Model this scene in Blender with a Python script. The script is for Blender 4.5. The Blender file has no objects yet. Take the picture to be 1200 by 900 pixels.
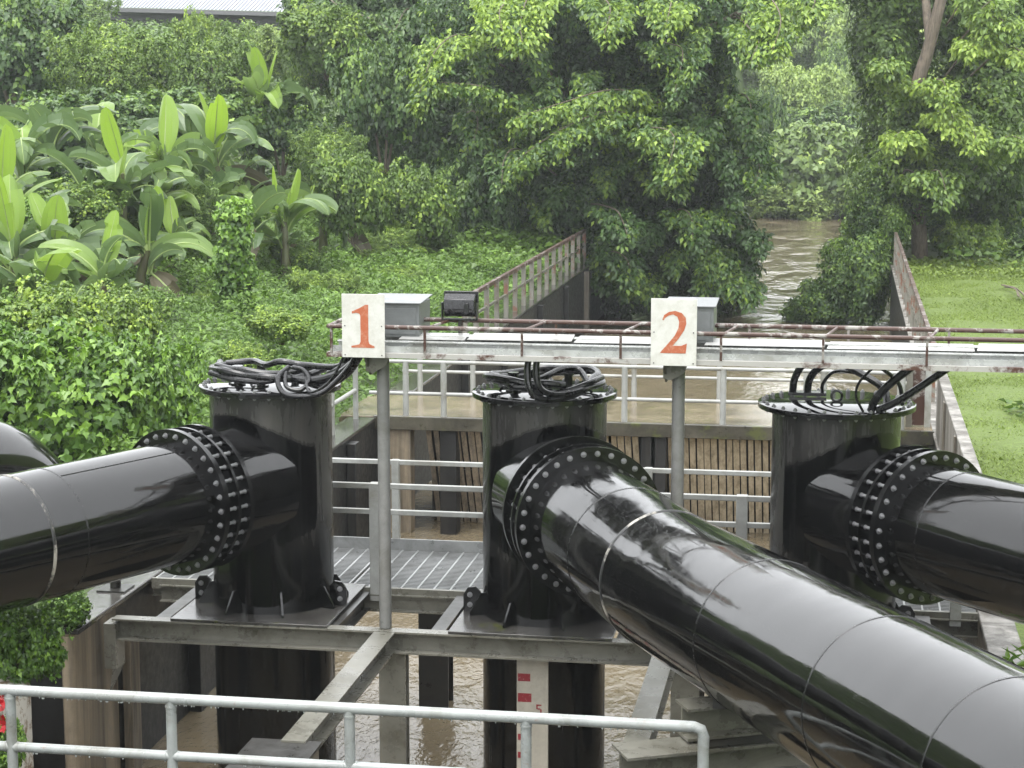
import bpy, math, random
import numpy as np
from mathutils import Vector, Matrix

R = math.radians
S = bpy.context.scene
COL = S.collection
rnd = random.Random(7)
rng = np.random.default_rng(11)

# ------------------------------------------------------------------ camera
cam = bpy.data.cameras.new('camera')
cam.lens = 69.0
cam.sensor_width = 36.0
cam.clip_start = 0.1
cam.clip_end = 2000
camo = bpy.data.objects.new('camera', cam)
COL.objects.link(camo)
PITCH, YAW, CAMZ = math.atan(353 / 2300), math.atan(390 / 2327), 7.0
camo.location = (0, 0, CAMZ)
camo.rotation_euler = (math.pi / 2 - PITCH, 0, YAW)
S.camera = camo

# ------------------------------------------------------------------ overcast sky, soft sun, exposure
W = bpy.data.worlds.new('World')
S.world = W
W.use_nodes = True
wn, wl = W.node_tree.nodes, W.node_tree.links
wn.clear()
sky = wn.new('ShaderNodeTexSky')
sky.sky_type = 'NISHITA'
sky.sun_disc = False
SUN_EL, SUN_ROT = 70, 200
sky.sun_elevation = R(SUN_EL)
sky.sun_rotation = R(SUN_ROT)
sky.dust_density = 6.0
hsv = wn.new('ShaderNodeHueSaturation')
hsv.inputs['Saturation'].default_value = 0.16
bg = wn.new('ShaderNodeBackground')
bg.inputs['Strength'].default_value = 0.15
wo = wn.new('ShaderNodeOutputWorld')
wl.new(sky.outputs[0], hsv.inputs['Color'])
deck = wn.new('ShaderNodeMix')          # the even grey of a closed cloud deck over the sky model
deck.data_type = 'RGBA'
deck.inputs[0].default_value = 0.82
deck.inputs[7].default_value = (6.35, 6.5, 6.65, 1)
wl.new(hsv.outputs[0], deck.inputs[6])
wl.new(deck.outputs[2], bg.inputs['Color'])
wl.new(bg.outputs[0], wo.inputs['Surface'])
sun = bpy.data.lights.new('sun', 'SUN')
sun.energy = 0.6
sun.angle = R(25)
sun.color = (1.0, 0.98, 0.95)
suno = bpy.data.objects.new('sun', sun)
COL.objects.link(suno)
suno.rotation_euler = (R(90 - SUN_EL), 0, R(180 - SUN_ROT))
S.view_settings.view_transform = 'Standard'
S.view_settings.look = 'None'
S.view_settings.exposure = 1.84
S.view_settings.gamma = 1.0
S.view_settings.use_curve_mapping = False
S.render.engine = 'CYCLES'
cy = S.cycles
cy.max_bounces = 7
cy.diffuse_bounces = 3
cy.glossy_bounces = 4
cy.transmission_bounces = 3
cy.volume_bounces = 0
cy.use_denoising = True
cy.use_adaptive_sampling = True
cy.adaptive_threshold = 0.02
cy.caustics_reflective = False
cy.caustics_refractive = False


def at(x, y, Y):
    """world point on the plane at distance Y seen at a place of the 1200x900 photograph (used to survey the plants)"""
    cp, sp = math.cos(PITCH), math.sin(PITCH)
    fw = Vector((-math.sin(YAW) * cp, math.cos(YAW) * cp, -sp))
    rt = Vector((math.cos(YAW), math.sin(YAW), 0))
    d = fw * 2300 + rt * (x - 600) + rt.cross(fw) * (450 - y)
    return Vector((0, 0, CAMZ)) + d * (Y / d.y)


# ------------------------------------------------------------------ materials
class Nodes:
    def __init__(s, name):
        s.m = bpy.data.materials.new(name)
        s.m.use_nodes = True
        s.t = s.m.node_tree
        s.t.nodes.clear()
        s.out = s.t.nodes.new('ShaderNodeOutputMaterial')

    def n(s, typ, **kw):
        nd = s.t.nodes.new(typ)
        for k, v in kw.items():
            if k.startswith('_'):
                setattr(nd, k[1:], v)
            else:
                nd.inputs[k.replace('__', ' ')].default_value = v
        return nd

    def l(s, a, b):
        s.t.links.new(a, b)

    def coords(s, scale=(1, 1, 1)):
        tc = s.n('ShaderNodeNewGeometry')
        mp = s.n('ShaderNodeMapping')
        mp.inputs['Scale'].default_value = scale
        s.l(tc.outputs['Position'], mp.inputs['Vector'])
        return mp.outputs[0]

    def noise(s, scale, stretch=(1, 1, 1), detail=5, rough=0.6, dist=0.0):
        nd = s.n('ShaderNodeTexNoise', Scale=scale, Detail=detail, Roughness=rough, Distortion=dist)
        s.l(s.coords(stretch), nd.inputs['Vector'])
        return nd.outputs['Fac']

    def ramp(s, fac, stops):
        r = s.n('ShaderNodeValToRGB')
        e = r.color_ramp.elements
        while len(e) < len(stops):
            e.new(0.5)
        for el, (p, c) in zip(e, stops):
            el.position = p
            if isinstance(c, (int, float)):
                c = (c, c, c)
            el.color = (*c, 1)
        s.l(fac, r.inputs[0])
        return r.outputs[0]

    def mix(s, fac, a, b, mode='MIX'):
        m = s.n('ShaderNodeMix', _data_type='RGBA', _blend_type=mode)
        for v, i in ((fac, 0), (a, 6), (b, 7)):
            if hasattr(v, 'is_linked'):
                s.l(v, m.inputs[i])
            elif i == 0:
                m.inputs[0].default_value = v
            else:
                m.inputs[i].default_value = (*v, 1)
        return m.outputs[2]

    def bsdf(s, color=None, rough=None, metal=0.0, ior=1.5, bump=None, bstr=0.2, bdist=0.01, spec=None):
        b = s.n('ShaderNodeBsdfPrincipled')
        b.inputs['IOR'].default_value = ior
        for v, k in ((color, 'Base Color'), (rough, 'Roughness'), (metal, 'Metallic')):
            if v is None:
                continue
            if hasattr(v, 'is_linked'):
                s.l(v, b.inputs[k])
            elif isinstance(v, tuple):
                b.inputs[k].default_value = (*v, 1)
            else:
                b.inputs[k].default_value = v
        if spec is not None:
            b.inputs['Specular IOR Level'].default_value = spec
        if bump is not None:
            bp = s.n('ShaderNodeBump', Strength=bstr, Distance=bdist)
            s.l(bump, bp.inputs['Height'])
            s.l(bp.outputs[0], b.inputs['Normal'])
        s.l(b.outputs[0], s.out.inputs['Surface'])
        return b


M = {}


def m_gloss():
    k = Nodes('black_gloss_paint')
    streak = k.noise(3.0, (2.2, 2.2, 0.35), 6, 0.62)
    fine = k.noise(14, (1, 1, .25), 4)
    col = k.ramp(streak, [(0.35, (.002, .002, .0022)), (0.75, (.0045, .0044, .0044))])
    ro = k.ramp(fine, [(0.35, .045), (0.8, .13)])
    runs = k.noise(7.0, (2.2, 2.2, .10), 4, .55)
    col = k.mix(k.ramp(runs, [(.60, 0.0), (.72, .75)]), col, (.006, .006, .006))
    dirt = k.noise(2.2, (1, 1, 1), 8, .75, .5)
    col = k.mix(k.ramp(dirt, [(.58, 0.0), (.76, .55)]), col, (.009, .0085, .008))
    ro = k.mix(k.ramp(dirt, [(.52, 0.0), (.74, .8)]), ro, (.24, .24, .24))
    wob = k.noise(1.6, (1, 1, 1), 2, .4)
    drops = k.n('ShaderNodeTexVoronoi', Scale=42)
    k.l(k.coords((1, 1, 1)), drops.inputs['Vector'])
    wet = k.ramp(drops.outputs['Distance'], [(.0, 1.0), (.22, .0)])
    h = k.n('ShaderNodeMath', _operation='MULTIPLY_ADD')
    h.inputs[1].default_value = .05
    k.l(wet, h.inputs[0])
    k.l(wob, h.inputs[2])
    k.bsdf(col, ro, 0, 1.52, h.outputs[0], 0.25, 0.03)
    return k.m


def m_column():
    k = Nodes('faded_black_column_paint')
    streak = k.noise(2.4, (2.4, 2.4, 0.28), 6, 0.65, .4)
    drips = k.noise(9.0, (3, 3, 0.16), 5, 0.6)
    col = k.ramp(streak, [(0.28, (.010, .010, .010)), (0.48, (.034, .0325, .0305)), (0.7, (.062, .058, .052))])
    col = k.mix(k.ramp(drips, [(.62, 0.0), (.74, .7)]), col, (.004, .004, .004))
    # blacker and glossier towards the foot, under the flange and round the branch, uneven edge
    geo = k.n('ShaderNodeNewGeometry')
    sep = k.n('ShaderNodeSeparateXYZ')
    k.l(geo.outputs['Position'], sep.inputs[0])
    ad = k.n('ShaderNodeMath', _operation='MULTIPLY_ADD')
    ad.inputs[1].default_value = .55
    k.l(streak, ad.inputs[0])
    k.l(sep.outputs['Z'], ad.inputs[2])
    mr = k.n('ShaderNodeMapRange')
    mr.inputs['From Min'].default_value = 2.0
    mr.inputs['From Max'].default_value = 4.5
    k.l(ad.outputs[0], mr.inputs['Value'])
    black_mask = k.ramp(mr.outputs[0], [(.26, 1.0), (.42, .25), (.5, 0.0), (.86, 0.0), (1.0, .8)])
    at_ = k.n('ShaderNodeAttribute', _attribute_name='branch_black')
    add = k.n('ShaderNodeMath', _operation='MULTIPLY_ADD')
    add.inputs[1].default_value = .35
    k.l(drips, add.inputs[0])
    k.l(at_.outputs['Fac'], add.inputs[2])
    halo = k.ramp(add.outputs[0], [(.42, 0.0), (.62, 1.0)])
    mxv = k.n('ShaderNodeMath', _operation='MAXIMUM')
    k.l(black_mask, mxv.inputs[0])
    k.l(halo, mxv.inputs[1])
    black_mask = mxv.outputs[0]
    col = k.mix(black_mask, col, (.0014, .0014, .0016))
    ro = k.mix(black_mask, k.ramp(streak, [(.36, .18), (.62, .38)]), (.12, .12, .12))
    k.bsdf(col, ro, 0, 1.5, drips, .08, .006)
    return k.m


def m_lower():
    k = Nodes('wet_black_casing')
    streak = k.noise(5.0, (2.4, 2.4, 0.2), 6, 0.65)
    col = k.ramp(streak, [(0.4, (.0012, .0012, .0012)), (0.64, (.004, .004, .0038)), (.78, (.018, .016, .014))])
    k.bsdf(col, k.ramp(streak, [(.4, .07), (.7, .3)]), 0, 1.45, streak, .12, .01)
    return k.m


def m_simple(name, c, rough, metal=0.0, var=.25, scale=6, stretch=(1, 1, 1), bstr=.1, ior=1.5):
    k = Nodes(name)
    f = k.noise(scale, stretch, 6, .65)
    lo = tuple(x * (1 - var) for x in c)
    hi = tuple(min(1, x * (1 + var)) for x in c)
    k.bsdf(k.ramp(f, [(.3, lo), (.7, hi)]), k.ramp(f, [(.3, max(.02, rough * .75)), (.7, min(1, rough * 1.3))]), metal, ior, f, bstr, .004)
    return k.m


def m_galv(name, c=(.42, .43, .42), rust=.15, grime=(.16, .15, .11), metal=.25, rough=.4):
    k = Nodes(name)
    f = k.noise(5, (1, 1, 1), 7, .7)
    g = k.noise(1.7, (1, 1, 1), 6, .7, .6)
    r = k.noise(3.3, (1, 1, 1), 8, .72, .3)
    col = k.ramp(f, [(.3, tuple(x * .8 for x in c)), (.7, tuple(min(1, x * 1.15) for x in c))])
    col = k.mix(k.ramp(g, [(.5, 0.0), (.72, .8)]), col, grime)
    col = k.mix(k.ramp(r, [(.72 - rust, 0.0), (.8 - rust, .9)]), col, (.17, .065, .035))
    k.bsdf(col, k.ramp(f, [(.3, rough * .7), (.7, rough * 1.3)]), metal, 1.5, f, .12, .003)
    return k.m


def m_concrete(name, c=(.24, .215, .18), dark=(.035, .032, .028), amount=.5, moss=0.0, streak=True, rough=.65):
    k = Nodes(name)
    f = k.noise(9, (1, 1, 1), 9, .7)
    st = k.noise(1.5, (2.2, 2.2, .13) if streak else (1, 1, 1), 7, .68, .35)
    col = k.ramp(f, [(.3, tuple(x * .75 for x in c)), (.7, tuple(x * 1.15 for x in c))])
    col = k.mix(k.ramp(st, [(1 - amount - .12, 0.0), (1 - amount + .1, .95)]), col, dark)
    if moss:
        ms = k.noise(2.7, (1, 1, 1), 7, .7)
        col = k.mix(k.ramp(ms, [(.62 - moss * .3, 0.0), (.7 - moss * .3, .85)]), col, (.075, .085, .025))
    k.bsdf(col, k.ramp(f, [(.3, rough * .6), (.7, rough)]), 0, 1.5, f, .35, .01)
    return k.m


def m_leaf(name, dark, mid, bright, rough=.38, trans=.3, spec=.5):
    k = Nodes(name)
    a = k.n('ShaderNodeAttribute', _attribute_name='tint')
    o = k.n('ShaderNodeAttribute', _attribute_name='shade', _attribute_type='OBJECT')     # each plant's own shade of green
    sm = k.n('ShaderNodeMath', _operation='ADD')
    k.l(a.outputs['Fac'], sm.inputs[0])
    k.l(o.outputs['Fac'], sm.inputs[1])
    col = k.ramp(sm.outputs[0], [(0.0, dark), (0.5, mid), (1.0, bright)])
    b = k.bsdf(col, rough, 0, 1.45, spec=spec)
    tr = k.n('ShaderNodeBsdfTranslucent')
    tcol = k.mix(.5, col, (.30, .42, .04), 'MULTIPLY')
    tc2 = k.mix(.6, col, (1, 1, .55), 'MULTIPLY')
    k.l(tc2, tr.inputs['Color'])
    mx = k.n('ShaderNodeMixShader')
    mx.inputs[0].default_value = trans
    k.l(b.outputs[0], mx.inputs[1])
    k.l(tr.outputs[0], mx.inputs[2])
    k.l(mx.outputs[0], k.out.inputs['Surface'])
    return k.m


def m_water():
    k = Nodes('murky_canal_water')
    a = k.noise(2.6, (1, .55, 1), 5, .6, .4)
    b = k.noise(11, (1, .5, 1), 3, .5)
    # rings where raindrops have just fallen
    vor = k.n('ShaderNodeTexVoronoi', Scale=1.5)
    k.l(k.coords((1, 1, 0)), vor.inputs['Vector'])
    mul = k.n('ShaderNodeMath', _operation='MULTIPLY')
    mul.inputs[1].default_value = 62
    k.l(vor.outputs['Distance'], mul.inputs[0])
    sn = k.n('ShaderNodeMath', _operation='SINE')
    k.l(mul.outputs[0], sn.inputs[0])
    fade = k.ramp(vor.outputs['Distance'], [(.0, .9), (.28, .25), (.34, 0.0)])
    ring = k.n('ShaderNodeMath', _operation='MULTIPLY')
    k.l(sn.outputs[0], ring.inputs[0])
    k.l(fade, ring.inputs[1])
    s1 = k.n('ShaderNodeMath', _operation='MULTIPLY_ADD')
    s1.inputs[1].default_value = .35
    k.l(b, s1.inputs[0])
    k.l(a, s1.inputs[2])
    s2 = k.n('ShaderNodeMath', _operation='MULTIPLY_ADD')
    s2.inputs[1].default_value = .035
    k.l(ring.outputs[0], s2.inputs[0])
    k.l(s1.outputs[0], s2.inputs[2])
    swell = k.noise(.75, (1, .38, 1), 3, .55, .5)
    s3 = k.n('ShaderNodeMath', _operation='MULTIPLY_ADD')
    k.l(swell, s3.inputs[0])
    geo = k.n('ShaderNodeNewGeometry')
    sep = k.n('ShaderNodeSeparateXYZ')
    k.l(geo.outputs['Position'], sep.inputs[0])
    cur = k.n('ShaderNodeMapRange')          # the stream runs choppier further up
    for nm, val in (('From Min', 40), ('From Max', 72), ('To Min', .9), ('To Max', 13.0)):
        cur.inputs[nm].default_value = val
    k.l(sep.outputs['Y'], cur.inputs['Value'])
    k.l(cur.outputs[0], s3.inputs[1])
    k.l(s2.outputs[0], s3.inputs[2])
    big = k.noise(.25, (1, .3, 1), 4)
    col = k.ramp(big, [(.35, (.118, .095, .060)), (.7, (.152, .125, .082))])
    k.bsdf(col, .06, 0, 1.33, s3.outputs[0], .7, .05)
    return k.m


def m_ground():
    k = Nodes('wet_soil_and_weeds')
    f = k.noise(.6, (1, 1, 1), 8, .7)
    g = k.noise(12, (1, 1, 1), 5, .7)
    col = k.ramp(f, [(.35, (.035, .055, .014)), (.6, (.075, .12, .025)), (.75, (.09, .10, .04))])
    col = k.mix(k.ramp(g, [(.4, 0.0), (.7, .6)]), col, (.03, .05, .012))
    # mown turf colour of the right bank
    geo = k.n('ShaderNodeNewGeometry')
    sep = k.n('ShaderNodeSeparateXYZ')
    k.l(geo.outputs['Position'], sep.inputs[0])
    lawn = k.ramp(sep.outputs['X'], [(.0, 0.0), (.9, 0.0), (1.0, 1.0)])
    turf = k.ramp(g, [(.35, (.07, .105, .019)), (.7, (.12, .17, .03))])
    col = k.mix(lawn, col, turf)
    k.bsdf(col, .75, 0, 1.4, g, .6, .05)
    return k.m


def m_sign():
    k = Nodes('white_sign_enamel')
    f = k.noise(9, (1, 1, 1), 7, .75)
    g = k.noise(30, (1, 1, 1), 4, .7)
    col = k.ramp(f, [(.35, (.47, .46, .41)), (.6, (.57, .565, .525))])
    col = k.mix(k.ramp(g, [(.68, 0.0), (.76, .7)]), col, (.25, .23, .1))
    k.bsdf(col, .35, 0, 1.5)
    return k.m


def m_patchy(name, a, b, scale=9, lo=.45, hi=.65, rough=.5, stretch=(1, 1, 1), metal=0):
    k = Nodes(name)
    f = k.noise(scale, stretch, 8, .72, .3)
    g = k.noise(scale * 4, stretch, 4, .6)
    col = k.mix(k.ramp(f, [(lo, 0.0), (hi, 1.0)]), a, b)
    k.bsdf(col, rough, metal, 1.5, g, .2, .004)
    return k.m


M['gloss'] = m_gloss()
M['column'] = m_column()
M['lower'] = m_lower()
M['lid'] = m_simple('wet_black_lid', (.003, .003, .0033), .04, 0, .3, 5, bstr=.015)
M['blackpart'] = m_simple('black_fitting_paint', (.0025, .0025, .0027), .2, 0, .3, 12)
M['weld'] = m_patchy('scuffed_weld', (.014, .014, .014), (.30, .28, .24), 3.2, .50, .58, .35)
M['seam'] = m_simple('painted_seam', (.003, .003, .003), .25, 0, .3, 20)
M['zinc'] = m_simple('zinc_bolt', (.24, .24, .245), .36, .6, .3, 30)
M['cable'] = m_simple('black_rubber_cable', (.006, .006, .007), .28, 0, .3, 9)
M['rail'] = m_galv('grey_painted_rail', (.26, .275, .265), .10, (.13, .125, .10), .05, .30)
M['railfar'] = m_galv('pale_painted_rail', (.30, .305, .29), .05, (.16, .15, .12), .05, .42)
M['steel'] = m_galv('weathered_grey_steel', (.155, .15, .125), .05, (.055, .05, .033), .1, .30)
M['railrust'] = m_galv('rust_stained_rail', (.20, .19, .165), .20, (.11, .085, .06), .05, .5)
M['railpost'] = m_galv('weathered_grey_post', (.19, .19, .18), .05, (.10, .095, .075), .08, .34)
M['steeldk'] = m_galv('dark_wet_steel', (.030, .029, .026), .08, (.014, .012, .009), .1, .35)
M['grate'] = m_galv('galvanised_grating', (.25, .257, .257), .02, (.12, .12, .115), .3, .34)
M['tray'] = m_galv('galvanised_tray', (.45, .46, .45), .05, (.20, .19, .155), .3, .28)
M['cover'] = m_patchy('bleached_tray_cover', (.17, .165, .15), (.36, .36, .35), 3.2, .36, .56, .3, (.6, 2, 2), .1)
M['rustrail'] = m_patchy('rusty_pipe_rail', (.050, .021, .013), (.23, .215, .195), 4, .53, .58, .45)
M['rustedge'] = m_patchy('rust_streaked_edge', (.34, .33, .305), (.062, .024, .014), 3.0, .52, .60, .45)
M['sign'] = m_sign()
M['numeral'] = m_patchy('faded_orange_paint', (.37, .095, .038), (.48, .27, .18), 16, .5, .72, .5)
M['red'] = m_patchy('faded_red_paint', (.22, .014, .022), (.38, .24, .22), 40, .56, .7, .5)
M['gauge'] = m_simple('white_gauge_board', (.38, .355, .30), .4, 0, .14, 12)
M['cabinet'] = m_galv('grey_cabinet_sheet', (.155, .163, .165), .01, (.10, .106, .106), .3, .4)
M['lamp'] = m_simple('black_lamp_housing', (.010, .010, .011), .3, 0, .2, 20)
M['lampgrey'] = m_simple('grey_lamp_cover', (.016, .016, .018), .25, .1, .2, 20)
M['conc'] = m_concrete('weathered_concrete', (.155, .135, .105), (.022, .020, .017), .46)
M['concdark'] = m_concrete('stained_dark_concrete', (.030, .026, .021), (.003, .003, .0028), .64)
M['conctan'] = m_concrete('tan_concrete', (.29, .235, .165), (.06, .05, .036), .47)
M['concpale'] = m_concrete('pale_streaked_concrete', (.30, .285, .26), (.06, .052, .042), .52)
M['conctop'] = m_concrete('mossy_deck_concrete', (.20, .165, .11), (.075, .06, .04), .45, .14, False, .18)
M['concedge'] = m_concrete('mossy_bridge_edge', (.085, .078, .058), (.03, .027, .02), .5, .25, False, .4)
M['concwet'] = m_concrete('wet_concrete_top', (.075, .072, .066), (.03, .028, .026), .5, .10, False, .10)
M['rackdark'] = m_patchy('dark_rack_timber', (.32, .26, .19), (.12, .10, .075), 4, .4, .65, .6, (3, 3, .3))
M['racktan'] = m_patchy('tan_rack_timber', (.50, .42, .295), (.24, .195, .13), 4, .42, .65, .6, (3, 3, .3))
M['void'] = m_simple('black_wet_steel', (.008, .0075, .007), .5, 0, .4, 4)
M['roof'] = m_simple('pale_roof_sheet', (.30, .31, .335), .45, .1, .1, 3)
M['wallfar'] = m_simple('grey_shed_wall', (.12, .12, .125), .7, 0, .15, 2)
M['bark'] = m_patchy('grey_brown_bark', (.17, .135, .10), (.06, .05, .038), 5, .4, .65, .8, (3, 3, .5))
M['peel'] = m_patchy('peeling_whitewash', (.45, .43, .38), (.16, .115, .07), 6, .48, .56, .7)
M['stem'] = m_patchy('banana_stem', (.085, .095, .035), (.05, .036, .018), 5, .45, .65, .5, (2, 2, .5))
M['petal'] = m_simple('red_petal', (.40, .015, .02), .45, 0, .2, 14)
M['water'] = m_water()
M['drop'] = m_simple('hanging_raindrop', (.55, .58, .58), .05, .2, .1, 9)
M['ground'] = m_ground()
M['leaf_tree'] = m_leaf('tree_leaf', (.024, .056, .016), (.066, .134, .030), (.34, .48, .06), .35, .32)
M['leaf_dark'] = m_leaf('dark_tree_leaf', (.030, .062, .021), (.072, .136, .038), (.25, .38, .07), .35, .30)
M['leaf_shrub'] = m_leaf('shrub_leaf', (.046, .088, .020), (.126, .212, .038), (.32, .44, .064), .38, .32)
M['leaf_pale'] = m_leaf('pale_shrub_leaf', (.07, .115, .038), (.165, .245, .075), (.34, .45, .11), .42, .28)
M['leaf_vine'] = m_leaf('vine_leaf', (.030, .07, .014), (.095, .185, .030), (.24, .40, .055), .33, .3)
M['leaf_cover'] = m_leaf('clover_leaf', (.045, .09, .016), (.12, .215, .034), (.25, .39, .07), .42, .3)
M['leaf_grass'] = m_leaf('lawn_grass', (.085, .13, .018), (.165, .232, .036), (.25, .335, .065), .5, .3)
M['leaf_banana'] = m_leaf('banana_leaf', (.060, .105, .045), (.15, .225, .095), (.31, .47, .055), .28, .45)
M['leaf_dead'] = m_leaf('dead_banana_leaf', (.045, .04, .022), (.095, .082, .046), (.15, .125, .075), .6, .15)
M['midrib'] = m_simple('banana_midrib', (.26, .34, .11), .45, 0, .15, 6)


# ------------------------------------------------------------------ mesh helpers
class MB:
    """collects boxes, bars, tubes and plates of one part"""

    def __init__(s):
        s.v, s.f = [], []

    def add(s, vs, fs):
        o = len(s.v)
        s.v += [tuple(v) for v in vs]
        s.f += [tuple(i + o for i in f) for f in fs]
        return s

    def box(s, x0, x1, y0, y1, z0, z1):
        vs = [(x, y, z) for z in (z0, z1) for y in (y0, y1) for x in (x0, x1)]
        return s.add(vs, [(0, 2, 3, 1), (4, 5, 7, 6), (0, 1, 5, 4), (2, 6, 7, 3), (0, 4, 6, 2), (1, 3, 7, 5)])

    def bar(s, a, b, w, h, up=(0, 0, 1)):
        """box section beam from a to b, w wide and h deep, centred on the axis"""
        a, b = Vector(a), Vector(b)
        d = (b - a).normalized()
        u = Vector(up)
        if abs(d.dot(u)) > .98:
            u = Vector((0, 1, 0))
        r = d.cross(u).normalized()
        u = r.cross(d)
        vs = [p + r * sx * w / 2 + u * sz * h / 2 for p in (a, b) for sz in (-1, 1) for sx in (-1, 1)]
        return s.add(vs, [(0, 1, 3, 2), (4, 6, 7, 5), (0, 4, 5, 1), (2, 3, 7, 6), (0, 2, 6, 4), (1, 5, 7, 3)])

    def ibeam(s, a, b, w, h, t=.014):
        a, b = Vector(a), Vector(b)
        up = Vector((0, 0, 1))
        s.bar(a - up * t / 2, b - up * t / 2, w, t)
        s.bar(a - up * (h - t / 2), b - up * (h - t / 2), w, t)
        return s.bar(a - up * h / 2, b - up * h / 2, t, h - 2 * t)

    def prism(s, pts, off):
        """flat polygon (3-D points) thickened by the vector off"""
        n = len(pts)
        off = Vector(off)
        vs = [Vector(p) for p in pts] + [Vector(p) + off for p in pts]
        fs = [tuple(range(n - 1, -1, -1)), tuple(range(n, 2 * n))]
        fs += [(i, (i + 1) % n, n + (i + 1) % n, n + i) for i in range(n)]
        return s.add(vs, fs)

    def rev(s, prof, p0, axis, seg=48, closed=False):
        """surface of revolution: prof = (distance along axis, radius)"""
        p0, ax = Vector(p0), Vector(axis).normalized()
        u = ax.orthogonal().normalized()
        w = ax.cross(u)
        vs, fs = [], []
        for t, r in prof:
            for i in range(seg):
                a = 2 * math.pi * i / seg
                vs.append(p0 + ax * t + (u * math.cos(a) + w * math.sin(a)) * r)
        m = len(prof)
        for j in range(m if closed else m - 1):
            k = (j + 1) % m
            for i in range(seg):
                fs.append((j * seg + i, j * seg + (i + 1) % seg, k * seg + (i + 1) % seg, k * seg + i))
        return s.add(vs, fs)

    def cyl(s, a, b, r, seg=16, r2=None):
        a, b = Vector(a), Vector(b)
        L = (b - a).length
        r2 = r if r2 is None else r2
        return s.rev([(0, 1e-5), (0, r), (L, r2), (L, 1e-5)], a, b - a, seg)

    def ring(s, p0, axis, t0, t1, r0, r1, seg=56):
        return s.rev([(t0, r0), (t0, r1), (t1, r1), (t1, r0)], p0, axis, seg, True)

    def tube(s, path, r, seg=8, taper=None, close=True):
        P = [Vector(p) for p in path]
        n = len(P)
        nrm = None
        vs, fs = [], []
        for i in range(n):
            d = (P[min(i + 1, n - 1)] - P[max(i - 1, 0)]).normalized()
            if nrm is None:
                nrm = d.orthogonal().normalized()
            else:
                nrm = (nrm - d * nrm.dot(d)).normalized()
            b = d.cross(nrm)
            rr = r if taper is None else taper[i]
            for k in range(seg):
                a = 2 * math.pi * k / seg
                vs.append(P[i] + (nrm * math.cos(a) + b * math.sin(a)) * rr)
        for i in range(n - 1):
            for k in range(seg):
                fs.append((i * seg + k, i * seg + (k + 1) % seg, (i + 1) * seg + (k + 1) % seg, (i + 1) * seg + k))
        fs.append(tuple(range(seg - 1, -1, -1)))
        fs.append(tuple((n - 1) * seg + k for k in range(seg)))
        return s.add(vs, fs)

    def mesh(s, name, mat, o=(0, 0, 0), smooth=True, angle=35):
        me = bpy.data.meshes.new(name)
        o = Vector(o)
        me.from_pydata([tuple(Vector(v) - o) for v in s.v], [], s.f)
        me.update()
        if smooth:
            me.polygons.foreach_set('use_smooth', [True] * len(me.polygons))
            me.set_sharp_from_angle(angle=R(angle))
        me.materials.append(M[mat] if isinstance(mat, str) else mat)
        return me

    def build(s, name, mat, parent=None, bevel=0.0, smooth=True, angle=35):
        o = Vector((0, 0, 0))
        p = parent
        while p is not None:
            o += p.location
            p = p.parent
        ob = bpy.data.objects.new(name, s.mesh(name, mat, o, smooth, angle))
        COL.objects.link(ob)
        ob.parent = parent
        if bevel:
            b = ob.modifiers.new('bevel', 'BEVEL')
            b.width = bevel
            b.segments = 2
            b.limit_method = 'ANGLE'
        return ob


def spline(pts, n=8):
    P = [Vector(p) for p in pts]
    P = [P[0] * 2 - P[1]] + P + [P[-1] * 2 - P[-2]]
    out = []
    for i in range(1, len(P) - 2):
        for k in range(n):
            t = k / n
            a, b, c, d = P[i - 1], P[i], P[i + 1], P[i + 2]
            out.append(.5 * ((2 * b) + (c - a) * t + (2 * a - 5 * b + 4 * c - d) * t * t + (3 * b - a - 3 * c + d) * t ** 3))
    out.append(P[-2])
    return out


def tag(o, label, cat, group=None):
    o['label'] = label
    o['category'] = cat
    o['kind'] = 'thing'
    if group:
        o['group'] = group
    return o


def thing(name, loc, label, cat, group=None):
    o = bpy.data.objects.new(name, None)
    o.empty_display_size = .2
    COL.objects.link(o)
    o.location = loc
    return tag(o, label, cat, group)


def struct(o, kind='structure'):
    o['kind'] = kind
    return o


def place_mesh(name, me, parent, mat4):
    """one more piece (bolt, nut ...) that shares a mesh; mat4 is in world space, parents are unrotated"""
    ob = bpy.data.objects.new(name, me)
    COL.objects.link(ob)
    ob.parent = parent
    o = Vector((0, 0, 0))
    p = parent
    while p is not None:
        o += p.location
        p = p.parent
    ob.matrix_local = Matrix.Translation(-o) @ mat4
    return ob


def frame_mat(p, z):
    return Matrix.Translation(p) @ Vector(z).to_track_quat('Z', 'Y').to_matrix().to_4x4()


# ------------------------------------------------------------------ foliage helpers
LEAF = {
    'fold': (np.array([(0, 0, 0), (.42, -.27, .07), (1, 0, -.12), (.42, .27, .07)], float), [(0, 1, 2), (0, 2, 3)]),
    'wide': (np.array([(0, 0, 0), (.30, -.42, .08), (1, 0, -.18), (.30, .42, .08)], float), [(0, 1, 2), (0, 2, 3)]),
    'slim': (np.array([(0, 0, 0), (.45, -.13, .03), (1, 0, -.15), (.45, .13, .03)], float), [(0, 1, 2), (0, 2, 3)]),
    'blade': (np.array([(0, -.05, 0), (0, .05, 0), (.6, .035, .0), (1, 0, -.15), (.6, -.035, 0)], float), [(0, 1, 2, 4), (4, 2, 3)]),
    'ivy': (np.array([(0, 0, 0), (-.10, .30, .03), (.22, .52, .05), (.45, .27, .06), (1, 0, -.14), (.45, -.27, .06), (.22, -.52, .05), (-.10, -.30, .03), (.42, 0, 0)], float),
            [(0, 8, 2, 1), (8, 3, 2), (8, 4, 3), (8, 5, 4), (8, 6, 5), (0, 7, 6, 8)]),
}


def nrmz(a):
    return a / np.maximum(np.linalg.norm(a, axis=1, keepdims=True), 1e-9)


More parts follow.
